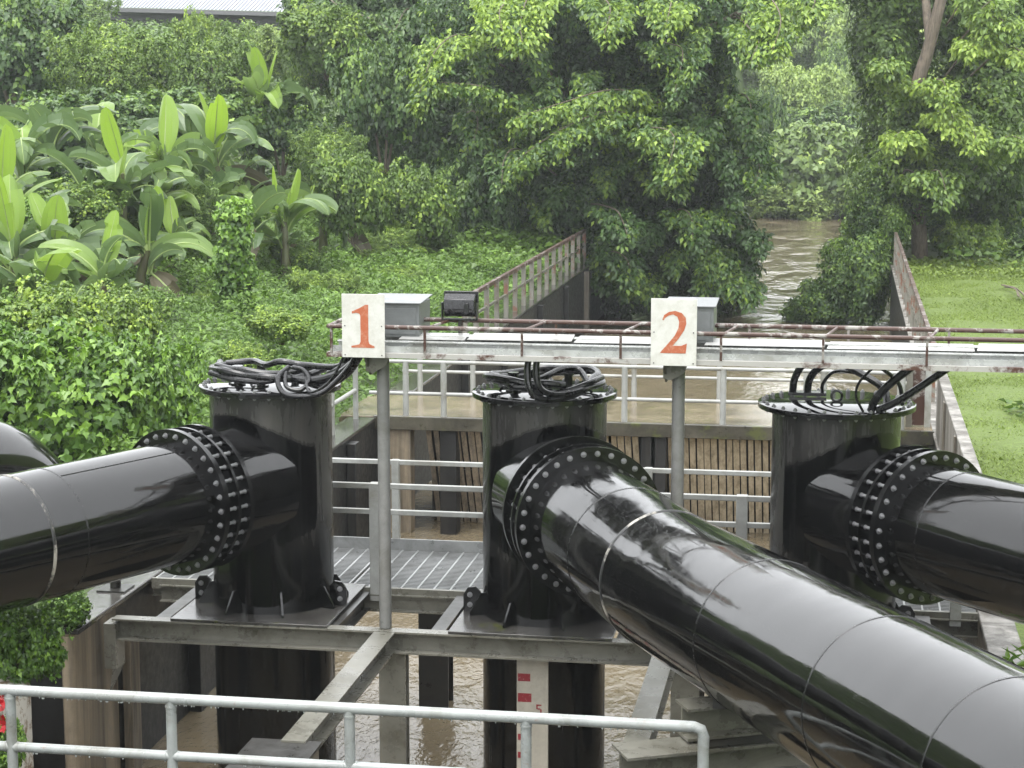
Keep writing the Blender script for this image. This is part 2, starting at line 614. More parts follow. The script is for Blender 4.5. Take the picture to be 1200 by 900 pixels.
class Foliage:
    def __init__(s):
        s.v, s.t, s.loops, s.tot, s.n = [], [], [], [], 0

    def leaves(s, C, U, N, size, tint, shape='fold'):
        T, F = LEAF[shape]
        U = nrmz(U)
        V = nrmz(np.cross(N, U))
        Wd = np.cross(U, V)
        size = size[:, None, None]
        P = C[:, None, :] + size * (T[None, :, 0:1] * U[:, None] + T[None, :, 1:2] * V[:, None] + T[None, :, 2:3] * Wd[:, None])
        n, k = P.shape[:2]
        s.v.append(P.reshape(-1, 3))
        s.t.append(np.repeat(np.clip(tint, 0, 1), k))
        fl = np.concatenate([np.array(f) for f in F])
        s.loops.append((s.n + np.arange(n)[:, None] * k + fl[None]).reshape(-1))
        s.tot.append(np.tile([len(f) for f in F], n))
        s.n += n * k
        return s

    def clusters(s, pos, out, tint, nl, size, droop=.35, shape='fold', spread=1.0, up=.5, svar=.35):
        """a rosette of nl leaves at each pos"""
        n = len(pos)
        N0 = nrmz(out * .7 + np.array([0, 0, up]) + rng.normal(0, .3, (n, 3)))
        t1 = nrmz(np.cross(N0, rng.normal(0, 1, (n, 3))))
        t2 = np.cross(N0, t1)
        a = (np.arange(nl)[None] * (2 * np.pi / nl) + rng.uniform(0, 6.28, (n, 1)) + rng.normal(0, .35, (n, nl)))
        U = np.cos(a)[..., None] * t1[:, None] + np.sin(a)[..., None] * t2[:, None]
        U = U + np.array([0, 0, -droop])[None, None] + rng.normal(0, .22, (n, nl, 3))
        Nn = N0[:, None] + rng.normal(0, .3, (n, nl, 3))
        sz = size * (1 + rng.uniform(-svar, svar, (n, nl)))
        C = pos[:, None] + U * (sz * .25 * spread)[..., None] + rng.normal(0, size * .35 * spread, (n, nl, 3))
        ti = tint[:, None] + rng.normal(0, .10, (n, nl))
        return s.leaves(C.reshape(-1, 3), U.reshape(-1, 3), Nn.reshape(-1, 3), sz.reshape(-1), ti.reshape(-1), shape)

    def lump(s, c, r, ncl, nl, size, tint=.35, tvar=.15, bright=.1, droop=.35, shape='fold', low=-.75, hollow=.55, rough=.22, up=.5):
        """an uneven leafy mass: rosettes in the outer shell of a knobbly ellipsoid"""
        c, r = np.array(c, float), np.array(r, float)
        d = nrmz(rng.normal(0, 1, (int(ncl * 1.6), 3)))
        d = d[d[:, 2] > low][:ncl]
        n = len(d)
        k = rng.normal(0, 2.6, (6, 3))
        ph = rng.uniform(0, 6.28, 6)
        knob = np.sin(d @ k.T + ph).sum(1) / 3.2
        rad = (1 - hollow * rng.random(n) ** 2.2) * (1 + rough * knob)
        pos = c + d * r * rad[:, None]
        out = nrmz(d / r)
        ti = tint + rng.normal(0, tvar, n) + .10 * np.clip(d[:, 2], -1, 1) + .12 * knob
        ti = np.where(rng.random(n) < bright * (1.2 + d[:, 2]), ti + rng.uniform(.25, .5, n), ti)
        return s.clusters(pos, out, ti, nl, size, droop, shape, up=up)

    def bough(s, path, size, tint, nl=7, wid=.6, dens=9, start=.35, droop=.7, shape='fold'):
        """a leafy branch: rosettes set left and right of a drooping path"""
        P = np.array([tuple(p) for p in spline(path, 8)])
        n = len(P)
        t = rng.uniform(start, 1, int(dens * n * .55))
        i = np.clip((t * (n - 1)).astype(int), 0, n - 2)
        f = (t * (n - 1) - i)[:, None]
        pos = P[i] * (1 - f) + P[i + 1] * f
        d = nrmz(P[i + 1] - P[i])
        side = nrmz(np.cross(d, np.array([0, 0, 1.0])))
        w = wid * np.sin(np.clip((t - start) / (1 - start), 0, 1) * 2.6 + .35)
        pos = pos + side * (rng.uniform(-1, 1, len(t)) * w)[:, None] - np.array([0, 0, 1]) * np.abs(rng.normal(0, .22 * wid, len(t)))[:, None]
        out = np.tile(np.array([0, -.4, .8]), (len(t), 1)) + d * .4
        return s.clusters(pos, out, tint + rng.normal(0, .12, len(t)), nl, size, droop, shape, up=.6)

    def mesh(s, name, mat, o=(0, 0, 0)):
        V = np.concatenate(s.v) - np.array(o)
        L = np.concatenate(s.loops).astype(np.int32)
        T = np.concatenate(s.tot).astype(np.int32)
        me = bpy.data.meshes.new(name)
        me.vertices.add(len(V))
        me.vertices.foreach_set('co', V.astype(np.float32).reshape(-1))
        me.loops.add(len(L))
        me.loops.foreach_set('vertex_index', L)
        me.polygons.add(len(T))
        me.polygons.foreach_set('loop_start', np.concatenate([[0], np.cumsum(T)[:-1]]).astype(np.int32))
        me.update(calc_edges=True)
        a = me.attributes.new('tint', 'FLOAT', 'POINT')
        a.data.foreach_set('value', np.concatenate(s.t).astype(np.float32))
        me.materials.append(M[mat])
        return me

    def build(s, name, mat, parent=None):
        o = Vector((0, 0, 0)) if parent is None else parent.location
        ob = bpy.data.objects.new(name, s.mesh(name, mat, o))
        COL.objects.link(ob)
        ob.parent = parent
        return ob


# ------------------------------------------------------------------ ground and water
CL, CR = -7.1, 1.45          # faces of the two canal walls
WT = 1.85                    # top of the walls and of every deck


def ss(x, a, b):
    t = np.clip((x - a) / (b - a), 0, 1)
    return t * t * (3 - 2 * t)


def height(X, Y):
    X, Y = np.asarray(X, float), np.asarray(Y, float)
    z = np.full(np.broadcast(X, Y).shape, 1.72)
    L = np.maximum(0, -X - 8.5)
    z = z + np.minimum(.10 * L, 2.2) * ss(Y, 14, 26)
    z = z + np.where(X < -7, .13, .05) * np.clip(Y - 52, 0, 45) * ss(-X + .05 * Y, 6, 12)
    z = z + 9.5 * ss(-X, 23 + np.clip(Y - 30, 0, 200) * .45, 34 + np.clip(Y - 30, 0, 200) * .45) * (1 - ss(Y, 44, 60))  # unseen left ridge, added for the skyline mirrored in the long pipe
    z = z + 11.5 * ss(X, 15, 26) * (1 - ss(Y, 62, 90))  # unseen right ridge, added for the skyline mirrored in the left pipe
    z = z + 10 * ss(Y, 108, 170)
    return z


def in_canal(X, Y):
    return ((X > CL - .2) & (X < CR + .2) & (Y > 12.5) & (Y < 72)) | ((X > CL - 1.11) & (X < CL + .1) & (Y > 12.5) & (Y < 17.3)) \
        | ((X > -5.6 - .02 * (Y - 70)) & (X < .6) & (Y >= 72) & (Y < 105))


def make_ground():
    xs = np.unique(np.concatenate([np.linspace(-300, -50, 16), np.arange(-50, CL - 1.2, .7), [CL - 1.12, CL - 1.1, CL - .7, CL - .23, CL - .21], np.arange(CL, CR, .8),
                                   [CR - .3, CR + .18, CR + .21, CR + .23], np.arange(CR + .5, 30, .7), np.linspace(31, 300, 16)]))
    ys = np.unique(np.concatenate([np.linspace(-300, 8, 12), [12.49, 12.51, 17.29, 17.31], np.arange(13, 112, .9), np.linspace(113, 300, 14)]))
    X, Y = np.meshgrid(xs, ys)
    Z = height(X, Y) + np.where(np.abs(X) < 60, .06 * np.sin(X * 1.7 + 3 * np.sin(Y * .6)) * np.sin(Y * 1.3 + X * .4), 0)
    Z = np.where(in_canal(X, Y), -1.6, Z)
    b = MB()
    nx = len(xs)
    b.v = list(zip(X.ravel().tolist(), Y.ravel().tolist(), Z.ravel().tolist()))
    b.f = [(j * nx + i, j * nx + i + 1, (j + 1) * nx + i + 1, (j + 1) * nx + i) for j in range(len(ys) - 1) for i in range(nx - 1)]
    struct(b.build('ground', 'ground', smooth=True, angle=70))


make_ground()
wb = MB()
wb.add([(-9.2, 12.45, 0), (2.6, 12.45, 0), (2.6, 72.5, 0), (.9, 106, 0), (-7.2, 106, 0), (-9.2, 72.5, 0)], [(0, 1, 2, 3, 4, 5)])
struct(wb.build('water', 'water', smooth=False))
# paved apron of the pump station on which the front railing stands
pv = MB().box(-14, 3.2, 1.2, 12.52, 1.2, WT - .02)
struct(pv.build('pavement', 'concdark', bevel=.02))

# ------------------------------------------------------------------ canal walls
t = thing('canal_wall', (CL, 17.1, 0), 'dark stained concrete canal wall on the left, with a rounded tan end beside the vines', 'wall', None)
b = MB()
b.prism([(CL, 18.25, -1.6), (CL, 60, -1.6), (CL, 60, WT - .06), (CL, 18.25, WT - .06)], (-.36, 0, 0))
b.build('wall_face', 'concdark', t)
for y in (20.4, 22.4, 25.0, 27.6, 36.5, 41, 46, 50.5, 54.6):
    MB().box(CL + .002, CL + .14, y, y + .26, -1.6, WT - .10).build('buttress', 'conc' if y > 54 else 'concdark', t, .01)
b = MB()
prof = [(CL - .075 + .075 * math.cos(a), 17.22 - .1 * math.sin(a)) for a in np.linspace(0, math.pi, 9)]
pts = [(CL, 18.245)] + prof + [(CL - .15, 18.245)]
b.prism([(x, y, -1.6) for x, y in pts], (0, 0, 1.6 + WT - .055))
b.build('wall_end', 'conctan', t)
b = MB()
b.box(CL - .42, CL + .03, 17.2, 29.35, WT - .055, WT)
b.box(CL - .42, CL + .03, 32.1, 60, WT - .055, WT)
b.build('coping', 'concwet', t, .012)
b = MB().box(CL + .003, CL + .10, 18.36, 18.62, -1.6, 1.55)
b.build('pilaster', 'conctan', t, .01)

t = thing('canal_wall', (CR, 20, 0), 'right canal wall beside the mown grass, with a pale streaked parapet', 'wall', None)
MB().box(CR, CR + .28, 12.6, 57, -1.6, WT - .05).build('wall_face', 'concdark', t)
MB().box(CR - .025, CR + .30, 12.6, 57, WT - .05, WT + .004).build('coping', 'concpale', t, .01)
MB().box(CR + .005, CR + .12, 19.6, 29.3, WT + .006, 2.74).build('parapet', 'concpale', t, .012)
MB().box(CR - .01, CR + .14, 19.58, 29.32, 2.742, 2.79).build('parapet_cap', 'concpale', t, .012)
for y in (21.5, 24.1, 26.7):
    MB().box(CR - .03, CR + .004, y, y + .16, WT + .006, 2.74).build('rib', 'conc', t, .006)

t = thing('concrete_ledge', (1.4, 17, 0), 'wet concrete ledge with a weed on it under the right discharge pipe', 'concrete block')
MB().box(.80, CR - .004, 16.3, 17.55, -1.6, 1.80).build('block', 'concdark', t, .02)
MB().box(.78, CR - .03, 16.28, 17.57, 1.802, 1.85).build('cap', 'conctop', t, .012)

# whitewashed post and pier at the near left end
t = thing('gate_pier', (-7.0, 15.5, 0), 'peeling whitewashed concrete post among vines at the lower left', 'post')
MB().prism([(-7.30, 15.4, -1.6), (-6.98, 15.4, -1.6), (-6.93, 15.55, -1.6), (-6.95, 15.8, -1.6), (-7.3, 15.8, -1.6)], (0, 0, 3.42)).build('post_shaft', 'peel', t, .03)
t = thing('retaining_wall', (-7.8, 16.9, 0), 'dark recessed concrete wall between the whitewashed post and the tan wall end', 'wall')
MB().box(-8.25, CL - .155, 17.20, 17.36, -1.6, 1.76).build('wall_face', 'concdark', t)
MB().box(-8.28, -8.14, 12.6, 17.19, -1.6, 1.76).build('side_face', 'concdark', t)

t = thing('concrete_pier', (-4.25, 14.2, 0), 'low concrete block with a dark wet top behind the front railing', 'concrete block')
MB().box(-4.52, -3.98, 13.8, 14.5, -1.6, 1.80).build('block', 'conc', t, .02)
MB().box(-4.54, -3.96, 13.78, 14.52, 1.802, 1.83).build('cap', 'steeldk', t, .006)

# ------------------------------------------------------------------ steel platform that carries the columns
t = thing('steel_platform', (-2.7, 17.7, 0), 'grey steel beam platform under the three black pump columns', 'platform')
FY = 17.70
b = MB()
for z0, z1 in ((1.83, 1.848), (1.632, 1.65)):
    b.box(-6.9, 1.42, FY - .08, FY + .06, z0, z1)
b.box(-6.9, 1.42, FY + .03, FY + .06, 1.65, 1.83)
b.build('front_beam', 'steel', t)
b = MB().box(-6.98, -6.86, FY - .10, FY + .14, 1.35, 1.80)
b.add([(-6.9, FY - .10, 1.35), (-6.86, FY + .14, 1.35), (-6.98, FY, 1.05)], [(0, 1, 2)])
b.build('wall_bracket', 'steel', t)
for x in (-6.45, -4.75, -3.70, -1.92, -.92, .88):
    MB().ibeam((x, FY + .07, 1.83), (x, 19.1, 1.83), .14, .18).build('cross_beam', 'steeldk', t)
for x in (-4.18, -1.50):
    bb = MB().ibeam((x, FY - .09, 1.846), (x, 14.45, 1.846), .20, .20, .018)
    bb.build('long_beam', 'steel', t)
for x in (-4.12, -1.33):
    bb = MB()
    bb.box(x - .13, x + .13, FY - .04, FY - .022, -1.6, 1.63)
    bb.box(x - .13, x + .13, FY + .10, FY + .118, -1.6, 1.63)
    bb.box(x - .01, x + .01, FY - .022, FY + .10, -1.6, 1.63)
    bb.build('post', 'steel', t)
for x in (-4.42, -1.55, 1.2):
    bb = MB()
    bb.box(x - .17, x + .17, 21.0, 21.02, -1.6, 1.6)
    bb.box(x - .17, x + .17, 21.28, 21.30, -1.6, 1.6)
    bb.box(x - .012, x + .012, 21.02, 21.28, -1.6, 1.6)
    bb.build('pile', 'steeldk', t)
MB().ibeam((-6.95, 19.18, 1.80), (1.42, 19.18, 1.80), .14, .18).build('rear_beam', 'steel', t)

# ------------------------------------------------------------------ pump columns
def hexbolt(rb=.026, h=.032, stud=.03):
    b = MB()
    b.cyl((0, 0, 0), (0, 0, h), rb, 6)
    b.cyl((0, 0, h), (0, 0, h + stud), rb * .6, 8, rb * .5)
    b.cyl((0, 0, 0), (0, 0, .006), rb * 1.35, 12)
    return b.mesh('bolt', 'zinc')


BOLT = hexbolt(.0205, .022, .012)
SMALL = hexbolt(.0165, .018, .008)
ROD = MB().cyl((0, 0, 0), (0, 0, 1), .0165, 8).mesh('tie_rod', 'zinc')


def circle_pts(c, axis, r, n, off=0.0):
    ax = Vector(axis).normalized()
    u = ax.orthogonal().normalized()
    w = ax.cross(u)
    return [Vector(c) + (u * math.cos(2 * math.pi * (i + off) / n) + w * math.sin(2 * math.pi * (i + off) / n)) * r for i in range(n)]


def pump_column(x, zt, rf, dirv, zp, label, wet_lid):
    t = thing('pump_column', (x, 18.5, WT), label, 'pump column', 'pump columns')
    c = Vector((x, 18.5, 0))
    up = Vector((0, 0, 1))
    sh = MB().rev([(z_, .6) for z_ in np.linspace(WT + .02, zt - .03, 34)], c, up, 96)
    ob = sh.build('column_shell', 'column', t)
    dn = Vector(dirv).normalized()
    fa = ob.data.attributes.new('branch_black', 'FLOAT', 'POINT')  # mask that blackens the shell round the branch axis
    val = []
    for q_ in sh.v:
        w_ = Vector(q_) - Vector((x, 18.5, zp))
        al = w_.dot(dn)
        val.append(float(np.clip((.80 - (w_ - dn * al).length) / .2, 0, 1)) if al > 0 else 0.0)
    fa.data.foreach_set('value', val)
    MB().rev([(-1.6, .6), (WT + .0, .6)], c, up, 72).build('lower_casing', 'lower', t)
    fl = MB().ring(c, up, zt - .030, zt - .004, .58, rf).build('top_flange', 'blackpart', t)
    lid = MB()
    lid.rev([(zt - .002, .01), (zt - .002, rf), (zt + .016, rf), (zt + .020, rf - .008), (zt + .020, .01)], c, up, 72)
    lid = lid.build('lid', 'lid', t)
    nb = 30
    for p in circle_pts((x, 18.5, zt + .020), up, rf - .05, nb):
        place_mesh('bolt', SMALL, lid, Matrix.Translation(p))
    for p in circle_pts((x, 18.5, zt - .030), up, rf - .05, nb):
        place_mesh('bolt', SMALL, fl, Matrix.Translation(p) @ Matrix.Rotation(math.pi, 4, 'X'))
    # fittings on the lid
    for dx, dy, h in ((-.28, -.16, .17), (-.02, -.24, .15), (-.14, .15, .16), (.20, .22, .12)):
        g = MB()
        px, py = x + dx, 18.5 + dy
        z = zt + .020
        if wet_lid:
            continue
        g.cyl((px, py, z), (px, py, z + .02), .075, 16)
        g.cyl((px, py, z + .02), (px, py, z + h), .042, 14)
        g.cyl((px, py, z + h), (px, py, z + h + .02), .055, 14)
        g.build('cable_gland', 'blackpart', t)
    for dx, dy in (((-.0, .02),) if wet_lid else ((-.03, -.38), (-.42, .12), (.40, .14))):
        e = MB()
        px, py = x + dx, 18.5 + dy
        path = [(px + .05 * math.cos(a), py, zt + .073 + .05 * math.sin(a)) for a in np.linspace(-1.3, 4.44, 15)]
        e.tube(path, .013, 6)
        e.cyl((px, py, zt + .020), (px, py, zt + .036), .032, 10)
        e.build('lifting_eye', 'blackpart', t)
    # stub of the discharge branch with a reinforcing collar
    d = Vector(dirv).normalized()
    p0 = Vector((x, 18.5, zp))
    MB().rev([(.25, .597), (1.02, .597)], p0, d, 64).build('branch_stub', 'gloss', t)
    bf = MB().ring(p0, d, .985, 1.035, .55, .695).build('branch_flange', 'blackpart', t)
    for p in circle_pts(p0 + d * .985, d, .637, 30, .5):
        place_mesh('bolt', SMALL, bf, frame_mat(p, -d))
    # base plate, gussets and lugs
    MB().box(x - .79, x + .77, FY - .07, 19.24, WT + .002, WT + .026).build('base_plate', 'concwet', t, .004)
    for a in range(0, 360, 45):
        ca, sa = math.cos(R(a + 22.5)), math.sin(R(a + 22.5))
        q = Vector((ca, sa, 0))
        s = Vector((-sa, ca, 0)) * .010
        o = c + up * (WT + .027)
        MB().prism([o + q * .598 - s, o + q * .75 - s, o + q * .75 - s + up * .03, o + q * .63 - s + up * .22, o + q * .598 - s + up * .22], s * 2).build('gusset', 'blackpart', t)
    for sx in (-1, 1):
        o = Vector((x + sx * .61, 18.36, WT + .026))
        lug = MB()
        w = sx * .17
        lug.prism([o, o + Vector((w, 0, 0)), o + Vector((w, 0, .17)), o + Vector((w * .75, 0, .24)), o + Vector((w * .3, 0, .25)), o + Vector((0, 0, .2))], (0, .025, 0))
        lug = lug.build('anchor_lug', 'blackpart', t)
        for z in (.07, .17):
            place_mesh('bolt', BOLT, lug, frame_mat(o + Vector((w * .62, 0, z)), (0, -1, 0)))
    return t


X1, X2, X3 = -5.52, -2.78, 0.0
D1, D2, D3 = Vector((-.447, -.894, 0)), Vector((.42, -.907, .0)), Vector((.643, -.766, 0))
ZP = 3.10
pump_column(X1, 4.05, .70, D1, ZP, 'leftmost black pump column, wet lid under coiled cables, beneath the number 1 sign', False)
pump_column(X2, 4.05, .70, D2, ZP, 'middle black pump column with a red and white depth gauge on its lower casing', False)
pump_column(X3, 4.01, .735, D3, ZP - .02, 'rightmost black pump column, nearest the canal wall, with a broad open lid', True)


def discharge_pipe(x, d0, zp, bends, length, seams, welds, label, extra=None):
    """bolted joint and the pipe beyond it; bends = [(t, direction)]"""
    p0 = Vector((x, 18.5, zp))
    d = d0.normalized()
    root = p0 + d * 1.35
    t = thing('discharge_pipe', root, label, 'pipe', 'black discharge pipes')
    mid = MB().ring(p0, d, 1.155, 1.185, .585, .69).build('middle_ring', 'blackpart', t)
    MB().rev([(1.03, .585), (1.34, .585)], p0, d, 64).build('joint_sleeve', 'blackpart', t)
    fr = MB().ring(p0, d, 1.31, 1.365, .55, .697).build('front_flange', 'blackpart', t)
    for p in circle_pts(p0 + d * 1.365, d, .637, 30, .5):
        place_mesh('bolt', BOLT, fr, frame_mat(p, d))
    for p in circle_pts(p0 + d * 1.04, d, .637, 30, .5):
        place_mesh('tie_rod', ROD, mid, frame_mat(p, d) @ Matrix.Diagonal((1, 1, .275, 1)))
    for q, sgn in ((1.185, 1), (1.035, 1)):
        for p in circle_pts(p0 + d * q, d, .637, 30, .5):
            place_mesh('nut', SMALL, mid, frame_mat(p, d))
    # shell along a bent axis
    pts = [p0 + d * 1.36]
    dd = d
    tt = 1.36
    for (tb, dn) in bends:
        pts.append(pts[-1] + dd * (tb - tt))
        tt, dd = tb, Vector(dn).normalized()
    pts.append(pts[-1] + dd * (length - tt))
    b = MB()
    dirs = [(pts[i + 1] - pts[i]).normalized() for i in range(len(pts) - 1)]
    seg = 96
    rows = []
    fulls = []
    for i in range(len(pts) - 1):
        n = max(2, int((pts[i + 1] - pts[i]).length / .5))
        for k in range(n + (1 if i == len(pts) - 2 else 0)):
            fulls.append((pts[i].lerp(pts[i + 1], k / n), dirs[i] if k or i == 0 else (dirs[i] + dirs[i - 1]).normalized()))
    for p, dr in fulls:
        u = Vector((0, 0, 1)).cross(dr).normalized()
        w = dr.cross(u)
        rows.append([p + (u * math.cos(2 * math.pi * k / seg) + w * math.sin(2 * math.pi * k / seg)) * .572 for k in range(seg)])
    vs = [v for r in rows for v in r]
    fs = [(i * seg + k, i * seg + (k + 1) % seg, (i + 1) * seg + (k + 1) % seg, (i + 1) * seg + k) for i in range(len(rows) - 1) for k in range(seg)]
    b.add(vs, fs)
    shell = b.build('pipe_shell', 'gloss', t, angle=60)

    def on_axis(s):
        q, tcur = pts[0], 1.36
        for i, dr in enumerate(dirs):
            L = (pts[i + 1] - pts[i]).length
            if s <= tcur + L or i == len(dirs) - 1:
                return pts[i] + dr * (s - tcur), dr
            tcur += L
    for s in seams:
        p, dr = on_axis(s)
        MB().rev([(-.012, .571), (-.008, .5755), (.008, .5755), (.012, .571)], p, dr, 80).build('seam', 'seam', shell)
    for s in welds:
        p, dr = on_axis(s)
        MB().rev([(-.02, .571), (-.012, .580), (.012, .580), (.02, .571)], p, dr, 80).build('weld_bead', 'weld', shell)
    if extra:
        for a0, s0, s1 in extra:
            ln = []
            for s in np.linspace(s0, s1, 14):
                p, dr = on_axis(s)
                u = Vector((0, 0, 1)).cross(dr).normalized()
                w = dr.cross(u)
                ln.append(p + (u * math.cos(a0) + w * math.sin(a0)) * .5725)
            MB().tube(ln, .006, 6).build('seam', 'seam', shell)
    return t, on_axis


discharge_pipe(X1, D1, ZP, [(2.95, (-.447, -.894, .0)), (3.3, (-.43, -.903, .0))], 10.5, [2.9], [3.28], 'black discharge pipe leaving the frame on the left, with a scuffed pale weld ring', [(R(68), 1.5, 2.88)])
discharge_pipe(X2, Vector((.44, -.898, -.03)), ZP, [(3.3, (.412, -.911, .052))], 16.4, [2.45, 5.5, 7.4, 8.95, 10.5, 12.1], [3.32], 'long black discharge pipe slanting across the front down to the lower right corner')
discharge_pipe(X3, D3, ZP - .02, [(2.3, (.66, -.75, .0))], 11, [1.75, 3.4], [], 'black discharge pipe running off the right edge above the grass')

# curved end of a fourth pipe at the far left
t = thing('bent_pipe', (-8.6, 19.5, 1.7), 'short black pipe with a rounded bend behind the left discharge pipe', 'pipe')
b = MB()
path = [(-9.75, 16.6, 3.0), (-9.45, 17.9, 3.06), (-9.17, 19.0, 3.0), (-9.0, 19.65, 2.82), (-8.88, 20.1, 2.5), (-8.82, 20.3, 2.1), (-8.8, 20.36, 1.6)]
b.tube(spline(path, 7), .56, 64)
b.build('pipe_shell', 'gloss', t, angle=60)

# pipe stand on the left wall
t = thing('pipe_stand', (-7.3, 18.2, WT), 'small black steel stand bolted on the wet wall top under the left pipe', 'pipe support')
MB().box(-7.42, -7.12, 18.55, 18.85, WT + .002, WT + .018).build('base_plate', 'steeldk', t)
MB().cyl((-7.27, 18.7, WT + .018), (-7.27, 18.7, 2.72), .055, 14).build('post', 'steeldk', t)
# sleeper support under the long pipe
t = thing('pipe_support', (-.6, 13.8, 0), 'stacked grey steel beams carrying the long pipe behind the end of the front railing', 'pipe support')
pd = Vector((.9, .435, 0))
q = Vector((-.58, 13.78, 0))
z2 = Vector((0, 0, 1))
MB().ibeam(q - pd * .98 + z2 * 2.30, q + pd * 1.2 + z2 * 2.30, .34, .26, .02).build('lower_beam', 'steel', t)
MB().ibeam(q - pd * .50 + z2 * 2.56 + Vector((-.02, .12, 0)), q + pd * .7 + z2 * 2.56 + Vector((-.02, .12, 0)), .26, .24, .02).build('upper_beam', 'steel', t)
MB().bar(q - pd * .18 + z2 * 2.56, q - pd * .18 + z2 * 2.78, .16, .16).build('saddle_post', 'steeldk', t)
MB().bar(q - pd * .4 + z2 * 2.31, q + pd * .5 + z2 * 2.31, .3, .012).build('packing_plate', 'steeldk', t)
for s in (-.7, .9):
    MB().cyl(q + pd * s - z2 * 1.6, q + pd * s + z2 * 2.04, .15, 20).build('post', 'concdark', t)

# ------------------------------------------------------------------ depth gauge on the middle column
t = thing('depth_gauge', (-2.82, 17.88, 0), 'white depth gauge board with red marks and a 5 on the middle column', 'depth gauge')
gx0, gx1, gy = -2.950, -2.645, 17.872
MB().box(gx0, gx1, gy, gy + .03, -1.0, 1.70).build('board', 'gauge', t, .003)
zz = 1.62
marks = [(1.585, .085, .52), (1.35, .075, .42), (1.145, .085, .46), (.955, .045, .95), (.955 - .19, .06, .2), (.955 - .37, .06, .2), (.955 - .55, .06, .2), (.955 - .74, .06, .2)]
for z, h, w in marks:
    nb = MB()
    xw = gx0 + .012 + (gx1 - gx0 - .02) * w
    nb.box(gx0 + .012, xw, gy - .003, gy - .001, z, z + h)
    nb.build('mark', 'red', t)
n5 = MB()
sx, sz, fy = gx0 + .19, 1.03, gy - .003
for (a0, a1, c0, c1) in ((0, .05, .082, .096), (0, .014, .05, .084), (.012, .04, .046, .058), (.038, .052, .014, .05), (0, .04, 0, .014)):
    n5.box(sx + a0, sx + a1, fy, fy + .002, sz + c0, sz + c1)
n5.build('numeral', 'red', t)

# ------------------------------------------------------------------ grating walkway behind the columns
t = thing('grating_walkway', (-2.7, 20, WT), 'galvanised grating walkway crossing the canal behind the black columns', 'walkway')
x = -7.05
while x < 1.35:
    x1 = min(x + 2.12, 1.42)
    g = MB()
    k = x + .03
    while k < x1 - .02:
        g.box(k - .009, k + .009, 19.20, 20.86, WT - .04, WT)
        k += .172
    y = 19.22
    while y < 20.86:
        g.box(x + .012, x1 - .012, y - .007, y + .007, WT - .034, WT - .002)
        y += .055
    g.build('grating_panel', 'grate', t, smooth=False)
    e = MB().box(x + .005, x1 - .005, 19.15, 19.195, WT - .10, WT + .012)
    e.build('panel_edge', 'steel', t)
    x = x1
MB().box(-7.05, 1.42, 20.88, 20.90, WT - .05, WT + .12).build('toe_plate', 'grate', t)
for y in (19.3, 20.82):
    MB().ibeam((-7.08, y, WT - .045), (1.43, y, WT - .045), .10, .16).build('bearer', 'steel', t)


def railing(name, a, b, zs, r, posts, z0, mat, label, group=None, square=False, post_r=None, ends=True):
    """rails between a and b (ground points) at heights zs, posts at fractions"""
    a, b = Vector(a), Vector(b)
    t = thing(name, a, label, 'railing', group)
    for z in zs:
        p, q = a + Vector((0, 0, z)), b + Vector((0, 0, z))
        m = MB()
        if square:
            m.bar(p, q, r * 2, r * 2)
            m.build('rail', mat, t, .006)
        else:
            m.cyl(p, q, r, 14)
            m.build('rail', mat, t)
    pr = post_r or r
    for s in posts:
        p = a.lerp(b, s)
        m = MB()
        if square:
            m.bar(p + Vector((0, 0, z0)), p + Vector((0, 0, max(zs) + (.0 if not ends else .03))), pr * 2, pr * 2)
            m.build('post', mat, t, .004)
        else:
            m.cyl(p + Vector((0, 0, z0)), p + Vector((0, 0, max(zs))), pr, 14)
            m.build('post', mat, t)
    return t


def fr(xs, x0, x1):
    return [(x - x0) / (x1 - x0) for x in xs]


railing('walkway_railing', (-7.0, 20.93, 0), (1.4, 20.93, 0), (2.83, 2.55, 2.26), .026, fr((-6.4, -4.82, -3.4, -2.0, -.55, .9), -7, 1.4), WT - .1, 'railfar',
        'far three bar grey railing on the back edge of the grating walkway', None, True, .04)
railing('walkway_railing', (-7.0, 19.17, 0), (1.4, 19.17, 0), (2.93, 2.66), .026, fr((-6.3, -4.63, -2.0, -.9, 1.2), -7, 1.4), WT - .12, 'railfar',
        'near two bar grey railing on the front edge of the grating walkway', None, True, .055)

# ------------------------------------------------------------------ footbridge and trash racks
BY0, BY1 = 29.45, 31.95
t = thing('footbridge', (-2.7, 30.6, 0), 'mossy concrete footbridge over the canal beyond the grating walkway', 'footbridge')
MB().box(CL - .6, CR - .004, BY0 + .03, BY1, WT - .16, WT - .002).build('deck', 'conctop', t, .015)
MB().box(CL - .02, CR - .004, BY0 - .06, BY0 + .028, WT - .19, WT + .02).build('front_beam', 'concedge', t, .008)
for x, w, m in ((-6.72, .34, 'conctan'), (-5.95, .26, 'concdark'), (-2.86, .16, 'concdark'), (-2.64, .17, 'void'), (.25, .3, 'concdark'), (1.22, .3, 'conc')):
    MB().box(x - w / 2, x + w / 2, BY0 + .02, BY0 + .34, -1.6, WT - .165).build('pier', m, t, .012)
for x in (-6.4, -2.75, 1.15):
    MB().box(x - .2, x + .2, BY0 + 1.9, BY1 - .1, -1.6, WT - .165).build('cross_wall', 'concdark', t)


